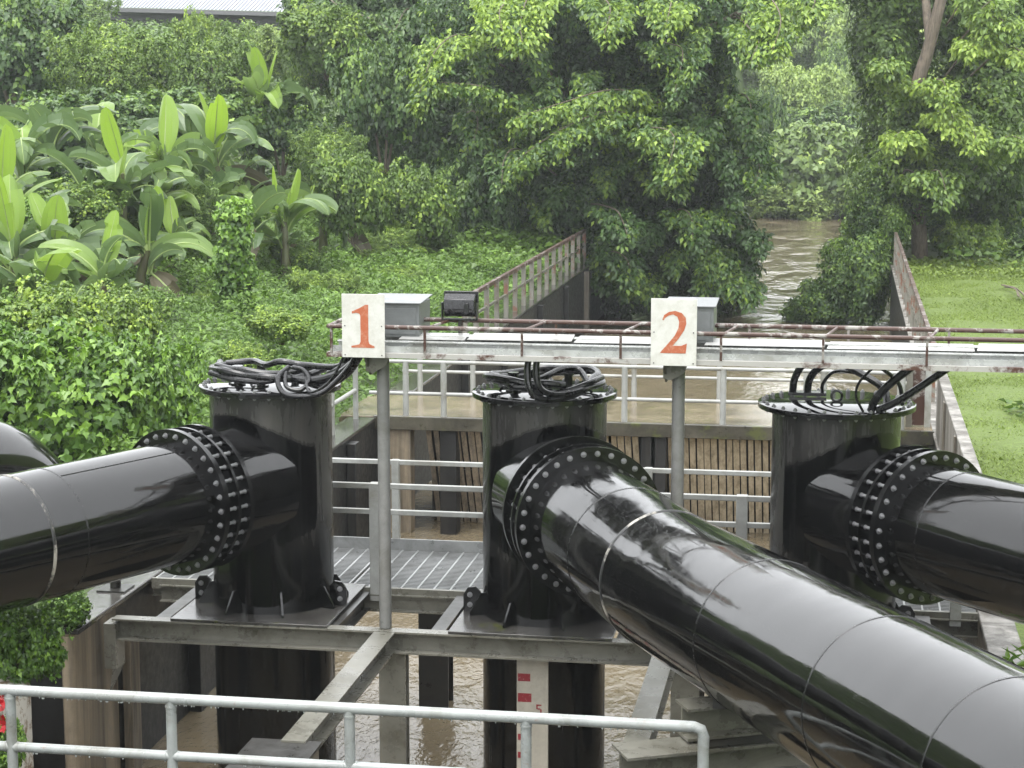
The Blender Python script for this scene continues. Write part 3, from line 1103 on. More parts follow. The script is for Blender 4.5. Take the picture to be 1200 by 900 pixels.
def rack(x0, x1, pitch, mat, label, lean=1.35):
    t = thing('trash_rack', ((x0 + x1) / 2, BY0, 0), label, 'trash rack', 'trash racks under the footbridge')
    b = MB()
    x = x0
    while x < x1:
        j = rnd.uniform(-.012, .012)
        b.bar((x + j, BY0 + .12, WT - .175), (x - j, BY0 + .12 + lean, -1.0), .088 + rnd.uniform(-.014, .010), .03)
        x += pitch
    b.build('bars', mat, t, smooth=False)
    c = MB()
    for f in (.3, .72):
        p = Vector((0, BY0 + .12 + lean * f + .045, WT - .175 - f * (WT + .71)))
        c.bar((x0 - .05, p.y, p.z), (x1, p.y, p.z), .06, .06)
    c.build('cross_bar', 'steeldk', t)
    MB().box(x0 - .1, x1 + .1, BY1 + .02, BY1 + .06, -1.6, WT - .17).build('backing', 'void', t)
    return t


rack(-6.28, -3.75, .112, 'rackdark', 'dark brown slatted trash rack under the left half of the footbridge')
rack(-3.62, -2.95, .118, 'racktan', 'narrow tan slatted trash rack to the left of the dark piers')
rack(-2.50, .12, .112, 'racktan', 'wide tan slatted trash rack to the right of the dark piers')

railing('bridge_railing', (CL - .1, BY0 + .05, 0), (1.0, BY0 + .05, 0), (2.72, 2.22), .030, fr((-6.62, -6.02, -3.2, -1.70, -.2, .96), CL - .1, 1.0), WT - .02, 'railfar',
        'pale railing along the near edge of the mossy footbridge', None, False, .048)
railing('bridge_railing', (CL - .1, BY1 - .1, 0), (1.2, BY1 - .1, 0), (2.72, 2.22), .028, fr((-6.9, -6.0, -5.0, -3.3, -1.9, -.5, 1.0), CL - .1, 1.2), WT - .02, 'railfar',
        'pale railing along the far edge of the mossy footbridge', None, False, .045)
railing('bank_railing', (CL - .25, 21.2, 0), (CL - .25, 29.2, 0), (2.75, 2.3), .032, [.0, .17, .34, .5, .66, .82, 1], WT - .02, 'railfar',
        'grey railing on the left wall top leading to the footbridge', None, False, .042)
t = railing('bank_railing', (CL - .18, 37.8, 0), (CL - .18, 56.0, 0), (2.80,), .042, [i / 15 for i in range(16)], WT - .02, 'rustrail',
            'rusty topped railing with pale posts climbing along the far left canal wall', None, True, .048)
m = MB().bar((CL - .18, 37.8, 2.36), (CL - .18, 56, 2.36), .05, .05)
m.build('rail', 'steel', t)
for ch in t.children:
    if ch.name.startswith('post'):
        ch.data.materials[0] = M['railrust']
t = railing('bank_railing', (CR + .08, 32.3, 0), (CR + .08, 56.4, 0), (2.80,), .036, [i / 20 for i in range(21)], WT - .02, 'rustrail',
            'rusty topped railing with pale posts running up the right canal wall beside the grass', None, True, .045)
MB().bar((CR + .08, 32.3, 2.36), (CR + .08, 56.4, 2.36), .05, .05).build('rail', 'steel', t)
for ch in t.children:
    if ch.name.startswith('post'):
        ch.data.materials[0] = M['railrust']
t = thing('gate_guide', (1.2, 30.2, WT), 'rusty upright steel gate guide at the right end of the footbridge', 'gate guide')
for x in (1.08, 1.36):
    MB().bar((x, 29.9, WT), (x, 29.9, 2.95), .09, .09).build('post', 'railfar' if x > 1.2 else 'steel', t)
MB().box(1.13, 1.31, 29.92, 29.95, WT + .02, 2.85).build('panel', 'rustrail', t)

# ------------------------------------------------------------------ cable gantry in front of the columns
GX0, GX1, GF, GB = -4.64, 4.2, 17.43, 18.07
t = thing('cable_gantry', (-4.2, 17.75, WT), 'rusty railed galvanised cable tray bridge spanning in front of the pump columns', 'cable gantry')
b = MB().box(GX0, GX1, GF - .005, GF + .05, 4.50, 4.545)
b.build('front_edge', 'rustedge', t)
MB().box(GX0, GX1, GB - .05, GB + .005, 4.50, 4.545).build('rear_edge', 'rustedge', t)
b = MB()
b.box(GX0 + .02, GX1, GF + .055, GB - .055, 4.512, 4.520)
b.box(GX0 + .02, GX1, GF + .06, GF + .066, 4.521, 4.60)
b.box(GX0 + .02, GX1, GF + .30, GF + .306, 4.521, 4.625)
b.box(GX0 + .02, GX1, GB - .075, GB - .069, 4.521, 4.66)
b.box(GX0 + .02, GX1, GF + .24, GF + .30, 4.612, 4.62)
b.box(GX0 + .02, GX1, GB - .21, GB - .08, 4.652, 4.66)
b.build('cable_tray', 'tray', t)
for x0, x1, z in ((-4.05, -3.42, .0), (-3.40, -2.42, .010), (-2.40, -1.68, .004), (-1.2, -.12, .008), (-.10, 1.2, .0), (1.22, 2.6, .010), (2.62, 4.1, .003)):
    MB().prism([(x0, GF + .31, 4.632 + z), (x1, GF + .31, 4.636 + z), (x1, GB - .08, 4.668 + z), (x0 + .03, GB - .08, 4.664 + z)], (0, 0, .004)).build('tray_cover', 'cover', t)
for y in (GF, GB):
    MB().cyl((GX0, y, 4.785), (GX1, y, 4.785), .021, 10).build('rail', 'rustrail', t)
for i, x in enumerate(np.arange(GX0 + .01, GX1, .9)):
    if i == 0:
        x += .02
    for y, dx in ((GF, .0), (GB, .22)):
        MB().bar((x + dx, y, 4.545), (x + dx, y, 4.77), .022, .022).build('stanchion', 'rustrail', t)
    MB().cyl((x - .1 + .22, GB, 4.785), (x + .02, GF, 4.785), .014, 8).build('cross_tie', 'rustrail', t)
MB().cyl((GX0, GF, 4.785), (GX0, GB, 4.785), .018, 8).build('end_rail', 'rustrail', t)
MB().bar((GX0, GF, 4.52), (GX0, GB, 4.52), .04, .04).build('end_edge', 'rustedge', t)
for x in (-4.20, -1.43, 4.0):
    MB().cyl((x, 17.75, WT + .004), (x, 17.75, 4.49), .059, 20).build('support_post', 'railpost', t)
    MB().prism([(x - .12, GF + .05, 4.495), (x - .12, GB - .05, 4.495), (x - .12, GB - .12, 4.43), (x - .12, 17.80, 4.30), (x - .12, 17.70, 4.30), (x - .12, GF + .12, 4.43)], (.02, 0, 0)).build('bracket', 'steel', t)
    MB().prism([(x - .13, 17.6, 4.495), (x + .10, 17.6, 4.495), (x + .06, 17.6, 4.40), (x - .06, 17.6, 4.33), (x - .13, 17.6, 4.35)], (0, .016, 0)).build('bracket', 'steel', t)


def sign(x0, x1, z0, z1, poly, label, box):
    y = GF - .045
    t = thing('number_sign', ((x0 + x1) / 2, y, z0), label, 'sign', 'number signs on the gantry')
    MB().box(x0, x1, y, y + .012, z0, z1).build('board', 'sign', t, .002)
    bx0, bx1, bz0, bz1 = box
    W_, H_ = x1 - x0, z1 - z0
    pts = [(x0 + W_ * (bx0 + (bx1 - bx0) * u), y - .0025, z0 + H_ * (bz0 + (bz1 - bz0) * v)) for u, v in poly]
    MB().prism(pts, (0, .002, 0)).build('numeral', 'numeral', t, smooth=False)
    for u in (.07, .93):
        for v in (.04, .42, .5):
            if v != .42:
                MB().cyl((x0 + W_ * u, y + .0, z0 + H_ * v), (x0 + W_ * u, y - .006, z0 + H_ * v), .006, 8).build('screw', 'steeldk', t)
    for s in (.25, .75):
        MB().box(x0 + W_ * s - .012, x0 + W_ * s + .012, y + .0125, GF - .008, z0 + .03, z0 + .06).build('clip', 'steeldk', t)


ONE = [(0, 0), (1, 0), (1, .04), (.78, .09), (.74, .16), (.74, 1), (.62, 1), (.36, .92), (.03, .84), (.03, .79), (.22, .81), (.36, .79), (.40, .74), (.40, .14), (.34, .08), (0, .04)]
tw = [(352, 205), (362, 180), (388, 162), (420, 156), (455, 167), (476, 192), (480, 225), (468, 262), (445, 300), (415, 340), (408, 347), (455, 347), (475, 337), (484, 333), (478, 388), (342, 388), (350, 375),
      (385, 335), (420, 290), (438, 250), (442, 215), (432, 188), (410, 176), (385, 182), (368, 195), (360, 209)]
TWO = [((x - 342) / 142, (388 - y) / 232) for x, y in reversed(tw)]
sign(-4.497, -4.095, 4.505, 5.09, list(ONE), 'white board painted with a faded orange number 1', (.22, .76, .155, .835))
sign(-1.655, -1.245, 4.495, 5.10, TWO, 'white board painted with a faded orange number 2', (.205, .79, .19, .82))


def control_box(x0, x1, y0, y1, z0, z1, label):
    t = thing('control_box', ((x0 + x1) / 2, (y0 + y1) / 2, z0), label, 'control box', 'control boxes on the gantry')
    MB().box(x0, x1, y0, y1, z0, z1).build('cabinet', 'cabinet', t, .006)
    MB().prism([(x0 - .02, y0 - .03, z1 + .002), (x1 + .02, y0 - .03, z1 + .002), (x1 + .02, y1 + .02, z1 + .03), (x0 - .02, y1 + .02, z1 + .03)], (0, 0, .012)).build('lid', 'cabinet', t, .003)
    MB().box(x0 + .03, x1 - .03, y0 - .008, y0 - .001, z0 + .03, z1 - .04).build('door', 'cabinet', t, .003)
    for x in (x0 + .02, x1 - .05):
        MB().box(x, x + .03, y0 + .02, y1 - .02, z0 - .12, z0 - .001).build('foot', 'steel', t)


control_box(-4.36, -3.87, 17.84, 18.34, 4.64, 4.955, 'grey sheet steel control box behind the number 1 sign')
control_box(-1.56, -1.125, 17.84, 18.30, 4.64, 4.975, 'grey sheet steel control box behind the number 2 sign')
t = thing('floodlight', (-3.51, 18.1, 4.75), 'black floodlight turned away from us on the gantry rail', 'floodlight')
MB().prism([(-3.66, 18.00, 4.84), (-3.66, 18.06, 4.83), (-3.66, 18.10, 5.03), (-3.66, 18.02, 5.04), (-3.66, 17.96, 4.99), (-3.66, 17.95, 4.90)], (.29, 0, 0)).build('housing', 'lampgrey', t, .006)
MB().box(-3.68, -3.35, 18.065, 18.09, 4.82, 5.06).build('front_frame', 'lamp', t, .004)
MB().box(-3.46, -3.42, 17.93, 17.945, 4.86, 4.96).build('terminal_box', 'lamp', t, .003)
m = MB()
m.box(-3.685, -3.675, 17.97, 18.03, 4.80, 4.96).box(-3.355, -3.345, 17.97, 18.03, 4.80, 4.96).box(-3.685, -3.345, 17.97, 18.03, 4.795, 4.806)
m.build('yoke', 'lamp', t)
MB().cyl((-3.515, 18.0, 4.55), (-3.515, 18.0, 4.795), .016, 8).build('stem', 'steeldk', t)


# ------------------------------------------------------------------ cables on the lids
def cables(loc, label, runs):
    t = thing('cable_bundle', loc, label, 'cables', 'black power cables on the columns')
    for r, pts in runs:
        MB().tube(spline(pts, 7), r, 10).build('cable', 'cable', t)


def coil(x, z, r, a0, a1, n, seed, flat=.9, rise=.05):
    q = random.Random(seed)
    out = []
    for i in range(n):
        a = R(a0 + (a1 - a0) * i / (n - 1))
        rr = r * (1 + q.uniform(-.07, .07))
        out.append((x + rr * math.cos(a), 18.45 + flat * rr * math.sin(a), z + q.uniform(0, rise) + .02 * math.sin(a * 2)))
    return out


z = 4.21
cables((X1, 18.4, 4.08), 'tangle of black cables coiled on the left column, looping up to the number 1 sign', [
    (.036, coil(X1 + .02, z, .56, 165, 375, 10, 1, rise=.03) + [(X1 + .75, 18.0, 4.25), (X1 + .98, 17.85, 4.40), (X1 + 1.12, 17.7, 4.56)]),
    (.033, coil(X1 + .0, z + .03, .50, 170, 345, 9, 2, rise=.03) + [(X1 + .45, 18.1, 4.18), (X1 + .70, 17.9, 4.15), (X1 + .98, 17.75, 4.3), (X1 + 1.18, 17.65, 4.57)]),
    (.030, [(X1 - .5, 18.15, z), (X1 - .2, 17.98, z - .03), (X1 + .1, 17.95, z - .04), (X1 + .3, 18.02, z)]),
    (.040, [(X1 + .3, 18.05, 4.2), (X1 + .55, 17.95, 4.19), (X1 + .85, 17.85, 4.27), (X1 + 1.05, 17.75, 4.42), (X1 + 1.16, 17.7, 4.57)]),
    (.026, [(X1 + .32, 18.05, 4.30), (X1 + .26, 17.88, 4.22), (X1 + .34, 17.76, 4.10), (X1 + .52, 17.72, 4.07), (X1 + .75, 17.74, 4.12), (X1 + 1.0, 17.7, 4.36), (X1 + 1.12, 17.68, 4.56)]),
    (.022, [(X1 + .30, 18.0, 4.27), (X1 + .36, 17.82, 4.15), (X1 + .50, 17.80, 4.12), (X1 + .56, 17.9, 4.2), (X1 + .48, 18.0, 4.28), (X1 + .36, 18.05, 4.30)]),
    (.013, [(X1 + .5, 18.0, 4.25), (X1 + .62, 17.7, 4.12), (X1 + .85, 17.6, 4.25), (X1 + 1.02, 17.6, 4.56)]),
    (.031, [(X1 - .48, 18.6, 4.24), (X1 - .2, 18.6, 4.27), (X1 + .02, 18.3, 4.28), (X1 + .2, 18.2, 4.33), (X1 + .45, 18.2, 4.30), (X1 + .85, 17.95, 4.34), (X1 + 1.05, 17.7, 4.56)]),
])
z = 4.18
cables((X2, 18.4, 4.08), 'black cables coiled flat on the middle column with a short bundle rising into the tray', [
    (.031, [(X2 - .02, 17.80, 4.6), (X2 - .05, 17.74, 4.36), (X2 + .0, 17.72, 4.16), (X2 + .14, 17.80, 4.09), (X2 + .34, 17.95, 4.11)] + coil(X2 + .04, z - .01, .54, -35, 190, 9, 4, rise=.03)),
    (.031, [(X2 + .05, 17.80, 4.6), (X2 + .03, 17.76, 4.36), (X2 + .08, 17.76, 4.19), (X2 + .24, 17.86, 4.13), (X2 + .44, 18.05, 4.16)] + coil(X2, z + .03, .50, -20, 215, 9, 5, rise=.03)),
    (.033, coil(X2, z + .02, .55, 160, 300, 8, 7, rise=.03)),
    (.030, coil(X2 - .03, z - .02, .50, 190, 290, 6, 9, rise=.03)),
    (.031, [(X2 - .5, 18.3, 4.2), (X2 - .2, 18.05, 4.19), (X2 + .02, 18.1, 4.24), (X2 + .2, 18.3, 4.31), (X2 + .34, 18.4, 4.29), (X2 + .46, 18.2, 4.2)]),
    (.028, [(X2 + .1, 17.95, 4.12), (X2 + .3, 18.0, 4.15), (X2 + .5, 18.1, 4.22), (X2 + .58, 18.3, 4.24)]),
])
cables((X3, 18.4, 4.05), 'black cables arching over the right column lid and up under the tray', [
    (.036, [(X3 - .42, 18.88, 4.06), (X3 - .40, 18.84, 4.20), (X3 - .31, 18.7, 4.36), (X3 - .1, 18.2, 4.52), (X3 + .1, 17.8, 4.58)]),
    (.036, [(X3 - .28, 18.88, 4.06), (X3 - .26, 18.84, 4.19), (X3 - .17, 18.72, 4.32), (X3 + .0, 18.5, 4.40), (X3 + .22, 18.3, 4.33), (X3 + .42, 18.15, 4.22), (X3 + .46, 18.0, 4.08)]),
    (.017, [(X3 - .14, 18.86, 4.06), (X3 - .13, 18.82, 4.16), (X3 - .02, 18.7, 4.29), (X3 + .2, 18.45, 4.31), (X3 + .42, 18.2, 4.25)]),
    (.038, [(X3 + .31, 17.95, 4.045), (X3 + .35, 17.9, 4.16), (X3 + .48, 17.85, 4.32), (X3 + .75, 17.75, 4.56)]),
    (.034, [(X3 + .36, 17.97, 4.045), (X3 + .54, 17.92, 4.14), (X3 + .78, 17.85, 4.32), (X3 + 1.08, 17.75, 4.56)]),
    (.012, [(X3 + .24, 17.9, 4.04), (X3 + .17, 17.85, 4.2), (X3 + .22, 17.8, 4.36), (X3 + .42, 17.75, 4.56)]),
    (.020, [(X3 + .15, 17.85, 4.56), (X3 + .38, 18.0, 4.44), (X3 + .56, 18.2, 4.26), (X3 + .6, 18.3, 4.05)]),
])
m = MB().box(X3 - .46, X3 - .1, 18.80, 18.95, 4.032, 4.062)
p3 = [o for o in bpy.data.objects if o.name.startswith('pump_column') and o.type == 'EMPTY' and abs(o.location.x) < .01][0]
m.build('gland_plate', 'blackpart', p3)

# ------------------------------------------------------------------ front railing
t = thing('front_railing', (-3.2, 12.32, WT), 'grey two bar pipe railing across the bottom of the view, dripping with rain', 'railing')
FYR = 12.32
x0, x1 = -9.2, -.80
rr = .038
path = [(x0, FYR, 2.855), (x1 - .06, FYR, 2.855), (x1 - .017, FYR, 2.838), (x1, FYR, 2.795), (x1, FYR, WT - .02)]
MB().tube(path, rr, 18).build('top_rail', 'rail', t, angle=60)
MB().cyl((x0, FYR, 2.45), (x1, FYR, 2.45), rr * .9, 18).build('mid_rail', 'rail', t)
for x in (-8.0, -6.8, -5.58, -4.42, -3.17, -1.97):
    MB().cyl((x, FYR, WT - .02), (x, FYR, 2.84), rr * .95, 18).build('post', 'rail', t)

for x in (-8.0, -6.8, -5.58, -4.42, -3.17, -1.97):
    MB().ring((x, FYR, 2.45), (1, 0, 0), -.050, -.038, rr * .8, rr * .99, 20).build('weld', 'rail', t)
    MB().ring((x, FYR, 2.45), (1, 0, 0), .038, .050, rr * .8, rr * .99, 20).build('weld', 'rail', t)
    MB().ring((x, FYR, 2.0), (0, 0, 1), .795, .808, rr * .8, rr * 1.06, 20).build('weld', 'rail', t)
dr = MB()
for k in range(150):
    x = rnd.uniform(x0 + 3, x1 - .1)
    zc, r_ = (2.855 - rr, 0) if rnd.random() < .5 else (2.45 - rr * .9, 0)
    s_ = rnd.uniform(.0035, .006)
    dr.rev([(0, 1e-4), (s_ * .6, s_ * .8), (s_ * 1.6, s_), (s_ * 2.6, s_ * .6), (s_ * 3.0, 1e-4)], (x, FYR, zc - s_ * 2.7), (0, 0, 1), 8)
dr = dr.build('raindrops', 'drop', t)
dr['kind'] = 'stuff'

# ------------------------------------------------------------------ shed roof on the skyline
t = thing('storage_shed', (-31, 96, 6), 'long shed with a pale ribbed metal roof above the bushes at the top left', 'shed')
a, b_ = Vector((-36.9, 95, 10.75)), Vector((-26.2, 95, 10.42))
m = MB()
n = 56
for i in range(n):
    p, q = a.lerp(b_, i / n), a.lerp(b_, (i + 1) / n)
    back = Vector((0, 6.5, 2.2))
    m.add([p, q, q + back, p + back], [(0, 1, 2, 3)])
    r0 = p + Vector((0, -.01, .05))
    m.bar(p + Vector((0, 0, .03)), p + back + Vector((0, 0, .03)), .05, .05)
m.build('roof', 'roof', t, smooth=False)
MB().prism([a + Vector((.3, .9, -.1)), b_ + Vector((-.3, .9, -.1)), b_ + Vector((-.3, .9, -6)), a + Vector((.3, .9, -6))], (0, .2, 0)).build('wall', 'wallfar', t)
MB().bar(a - Vector((0, 0, .12)), b_ - Vector((0, 0, .12)), .1, .2).build('gutter', 'wallfar', t)

# ------------------------------------------------------------------ banana plants
def gz(x, y):
    return float(height(x, y))


def banana_leaf(base, az, e0, bend, L, wid, tint, torn, q, roll=0.0):
    n = 18
    P = [Vector(base)]
    drift, twist = q.uniform(-.7, .7), q.uniform(-.5, .5)
    for i in range(n):
        s = (i + .5) / n
        e, a = e0 - bend * s ** 1.4, az + drift * s * s
        P.append(P[-1] + Vector((math.cos(e) * math.cos(a), math.cos(e) * math.sin(a), math.sin(e))) * (L / n))
    T = [(P[min(i + 1, n)] - P[max(i - 1, 0)]).normalized() for i in range(n + 1)]
    vs, tn, loops, tot = [], [], [], []

    def quad(a, b, c, d, t):
        o = len(vs)
        vs.extend([a, b, c, d])
        tn.extend([t] * 4)
        loops.extend([o, o + 1, o + 2, o + 3])
        tot.append(4)

    side0 = Vector((-math.sin(az), math.cos(az), 0))
    p0 = .16

    def w(s):
        u = max(0.0, min(1.0, (s - p0) / (1 - p0)))
        return wid * (math.sin(math.pi * min(1, u * .93 + .05) ** .8)) ** .55 if u < 1 else 0.0

    for sgn in (-1, 1):
        fold, shift, wf = .16 + q.uniform(-.1, .16), 0.0, 1.0

        def rim(i, s, fold, shift, wf):
            d = T[i]
            r = roll + twist * s
            sd = side0 * math.cos(r) + d.cross(side0) * math.sin(r)
            up = sd.cross(d).normalized()
            if up.z < 0 and abs(r) < .3:
                up = -up
            ww = w(s) * wf
            o1 = sd * sgn * math.cos(fold) - up * math.sin(fold) * .8
            o2 = sd * sgn * math.cos(fold + .3) - up * math.sin(fold + .3)
            a1 = P[i] + o1 * ww * .55 + d * ww * (.12 + shift * .5)
            return a1, a1 + o2 * ww * .45 + d * ww * (.12 + shift)
        dt = 0.0
        for i in range(n):
            sa, sb = i / n, (i + 1) / n
            if sb <= p0:
                continue
            if q.random() < torn:          # the blade has split here: the next strip hangs differently
                fold = .16 + q.uniform(-.15, .75)
                shift, wf, dt = q.uniform(-.16, .16), q.uniform(.82, 1.05), q.uniform(-.08, .08)
            a1, a2 = rim(i, max(sa, p0), fold, shift, wf)
            b1, b2 = rim(i + 1, sb, fold, shift, wf)
            quad(P[i], P[i + 1], b1, a1, tint + dt)
            quad(a1, b1, b2, a2, tint + dt - .03)
    return P, vs, tn, loops, tot


def banana(base, hgt, L, nl, seed, label, upright=1, lean=None, azs=None):
    q = random.Random(seed)
    x, y = base
    z = gz(x, y) - .05
    t = thing('banana_plant', (x, y, z), label, 'banana plant', 'banana plants on the left bank')
    lx, ly = lean or (q.uniform(-.25, .25), q.uniform(-.25, .25))
    top = Vector((x + lx, y + ly, z + hgt))
    path = spline([(x, y, z), (x + lx * .3, y + ly * .3, z + hgt * .5), tuple(top)], 6)
    m = MB()
    m.tube(path, .12, 12, [.15 - .08 * i / (len(path) - 1) for i in range(len(path))])
    m.build('stem', 'stem', t)
    dead = q.choice([0, 1, 2])
    for i in range(nl):
        az = (azs[i] if azs else i * 2.4 + seed) + q.uniform(-.35, .35)
        up = i < upright
        e0 = R(q.uniform(74, 86)) if up else (R(q.uniform(-30, 0)) if i >= nl - dead else R(q.uniform(38, 84)))
        bend = R(q.uniform(4, 22)) if up else (R(q.uniform(40, 60)) if i >= nl - dead else R(q.uniform(45, 150)))
        LL = L * (q.uniform(.7, .9) if up else q.uniform(.6, 1.2))
        wd = LL * q.uniform(.16, .21)
        tint = q.uniform(.78, 1.0) if up else q.choice([q.uniform(.2, .45), q.uniform(.35, .6), q.uniform(.5, .8)])
        base_pt = top - Vector((q.uniform(-.06, .06), q.uniform(-.06, .06), q.uniform(0, .15) if up else q.uniform(0, min(1.0, hgt * .5))))
        P, vs, tn, loops, tot = banana_leaf(base_pt, az, e0, bend, LL, wd, tint, 0.03 if up else q.choice([.06, .18, .38]), q, roll=q.uniform(-.3, .3) if up else q.uniform(-.8, .8))
        F = Foliage()
        F.v.append(np.array([tuple(v) for v in vs]))
        F.t.append(np.clip(np.array(tn), 0, 1))
        F.loops.append(np.array(loops))
        F.tot.append(np.array(tot))
        ob = F.build('leaf', 'leaf_banana', t)
        if not up and i >= nl - dead:
            ob.data.materials[0] = M['leaf_dead']
        r = MB().tube(P, .02, 6, [.030 * (1 - .88 * k / (len(P) - 1)) for k in range(len(P))])
        r.build('midrib', 'midrib', ob)
    return t


BAN = [  # photo x, y of the leaf crown, distance, leaf length, leaves, label, upright leaves
    (22, 292, 37, 2.0, 9, 'large banana plant at the left edge with broad arching leaves above the vine bush', 2),
    (78, 300, 38, 1.8, 9, 'banana plant with a tall pale yellow upright leaf, second from the left edge', 2),
    (-2, 225, 41, 2.0, 8, 'banana plant cut by the left edge of the photo, with a bright leaf', 2),
    (143, 200, 43, 1.9, 9, 'tallest banana plant with one bright paddle leaf standing straight up', 1),
    (112, 232, 42, 1.8, 9, 'banana plant just left of the paddle leaf one, its leaves lying over each other', 0),
    (160, 290, 40, 1.7, 9, 'low banana plant under the tall paddle leaf one, with torn drooping leaves', 1),
    (62, 168, 47, 2.2, 8, 'banana plant at the back left whose grey green leaves arch against the dark bushes', 0),
    (112, 325, 37, 1.7, 8, 'small banana plant at the edge of the vine bush with one long low leaf', 1),
    (188, 185, 46, 1.8, 9, 'banana plant in the middle of the row with overlapping curled leaves', 1),
    (225, 225, 46, 1.8, 9, 'banana plant with brown dead leaves round its stem in mid row', 0),
    (262, 172, 48, 1.9, 9, 'banana plant with two leaves held up in a narrow V', 2),
    (334, 258, 46, 1.7, 13, 'rightmost banana plant, standing alone on the clover with a brown stem', 2),
    (303, 112, 57, 2.2, 7, 'far banana plant at the back with pale upright leaves among dark shrubs', 3),
    (378, 240, 50, 1.5, 7, 'small banana plant half hidden by the round bright shrub', 0),
    (20, 185, 44, 2.1, 8, 'banana plant at the back near the left edge, one leaf folded rightward', 0),
    (225, 165, 49, 1.8, 8, 'banana plant at the back of the row, left of the V shaped one', 0),
    (290, 255, 45, 1.5, 8, 'banana plant between the ivy stump and the rightmost banana, leaves hanging low', 0),
    (180, 225, 44, 1.8, 8, 'banana plant right of the paddle leaf one, its leaves bent sideways', 0),
    (205, 275, 43, 1.3, 7, 'young banana plant under the middle of the row, behind the ivy stump', 1),
    (285, 215, 48, 1.4, 7, 'young banana plant between the V shaped one and the rightmost one', 1),
    (40, 250, 40, 1.5, 8, 'banana plant squeezed between the two leftmost ones, with ragged leaves', 0),
    (150, 245, 44, 1.4, 7, 'young banana plant directly below the bright paddle leaf', 0),
    (120, 170, 50, 1.7, 7, 'far banana plant behind the paddle leaf one, half sunk in dark shrubs', 0),
    (50, 340, 36, 1.6, 8, 'low banana plant in front, its leaves brushing the feathery shrub', 0),
]
for i, (px, py, Yd, L, nl, lab, up) in enumerate(BAN):
    p = at(px, py, Yd)
    banana((p.x, p.y), max(.5, p.z - gz(p.x, p.y)), L * 1.0, nl + 5, 21 + i * 7, lab, up)


# ------------------------------------------------------------------ shrubs
def shrub_mesh(mat, n, nl, size, tint, bright, shape, droop=.35, rough=.3, tvar=.14, knobs=7, seed=1):
    """leafy mound about one metre in radius standing on z = 0"""
    global rng
    rng = np.random.default_rng(seed)
    F = Foliage()
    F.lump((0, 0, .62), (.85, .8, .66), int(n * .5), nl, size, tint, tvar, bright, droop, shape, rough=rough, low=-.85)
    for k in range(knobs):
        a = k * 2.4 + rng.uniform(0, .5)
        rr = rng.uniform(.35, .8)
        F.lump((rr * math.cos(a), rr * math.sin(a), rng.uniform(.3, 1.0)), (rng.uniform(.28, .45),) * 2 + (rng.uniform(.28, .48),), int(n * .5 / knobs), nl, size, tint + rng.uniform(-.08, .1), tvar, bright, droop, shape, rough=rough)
    # shoots that break the outline
    for k in range(14):
        a = rng.uniform(0, 6.28)
        rr = rng.uniform(.3, .95)
        p = np.array([rr * math.cos(a), rr * math.sin(a), .75])
        tip = p * np.array([1.15, 1.15, 1]) + np.array([0, 0, rng.uniform(.45, .8) * (1.2 - .6 * rr)])
        F.bough([tuple(p), tuple((p + tip) / 2 + np.array([0, 0, .08])), tuple(tip)], size, tint + .12, nl, .09, 6, .1, droop, shape)
    return F


PROTO = {}
for key, mat, n, nl, size, tint, bright, shape, droop, rough, seed in (
        ('leafy', 'leaf_shrub', 1700, 7, .076, .36, .14, 'wide', .45, .34, 3),
        ('fine', 'leaf_shrub', 2000, 7, .054, .34, .12, 'fold', .35, .40, 4),
        ('dark', 'leaf_dark', 1500, 7, .070, .34, .06, 'wide', .5, .38, 5),
        ('vine', 'leaf_vine', 1500, 6, .078, .40, .16, 'ivy', .6, .3, 6),
        ('far', 'leaf_pale', 2000, 7, .060, .36, .12, 'wide', .6, .5, 9),
        ('broad', 'leaf_pale', 1100, 6, .095, .34, .06, 'ivy', .6, .4, 10),
        ('pale', 'leaf_pale', 1800, 8, .062, .36, .12, 'fold', .7, .45, 8)):
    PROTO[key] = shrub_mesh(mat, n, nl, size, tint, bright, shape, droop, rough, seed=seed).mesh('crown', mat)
STEM = MB()
for k in range(5):
    a = k * 1.26
    STEM.tube([(.05 * math.cos(a), .05 * math.sin(a), -.15), (.2 * math.cos(a), .2 * math.sin(a), .35), (.45 * math.cos(a), .45 * math.sin(a), .85)], .02, 6, [.03, .022, .01])
STEM = STEM.mesh('stem', 'bark')


def shrub(kind, px, py, Yd, wpx, hpx, label, group, depth=None, yaw=None, shade=None):
    """px, py = middle of the foot in the photo; wpx, hpx its size there"""
    p = at(px, py, Yd)
    m = Yd / 2300 * 1.0
    rx, h = wpx * m / 2 * .93, hpx * m / 1.42
    t = thing('shrub', (p.x, p.y, p.z), label, 'shrub', group)
    t.scale = (rx, (depth or rx * .9), h)
    t.rotation_euler = (0, 0, rnd.uniform(-.5, .5) if yaw is None else yaw)
    for nm, me in (('crown', PROTO[kind]), ('stem', STEM)):
        o = bpy.data.objects.new(nm, me)
        COL.objects.link(o)
        o.parent = t
        if nm == 'crown':
            o['shade'] = rnd.uniform(-.13, .16) if shade is None else shade
    return t


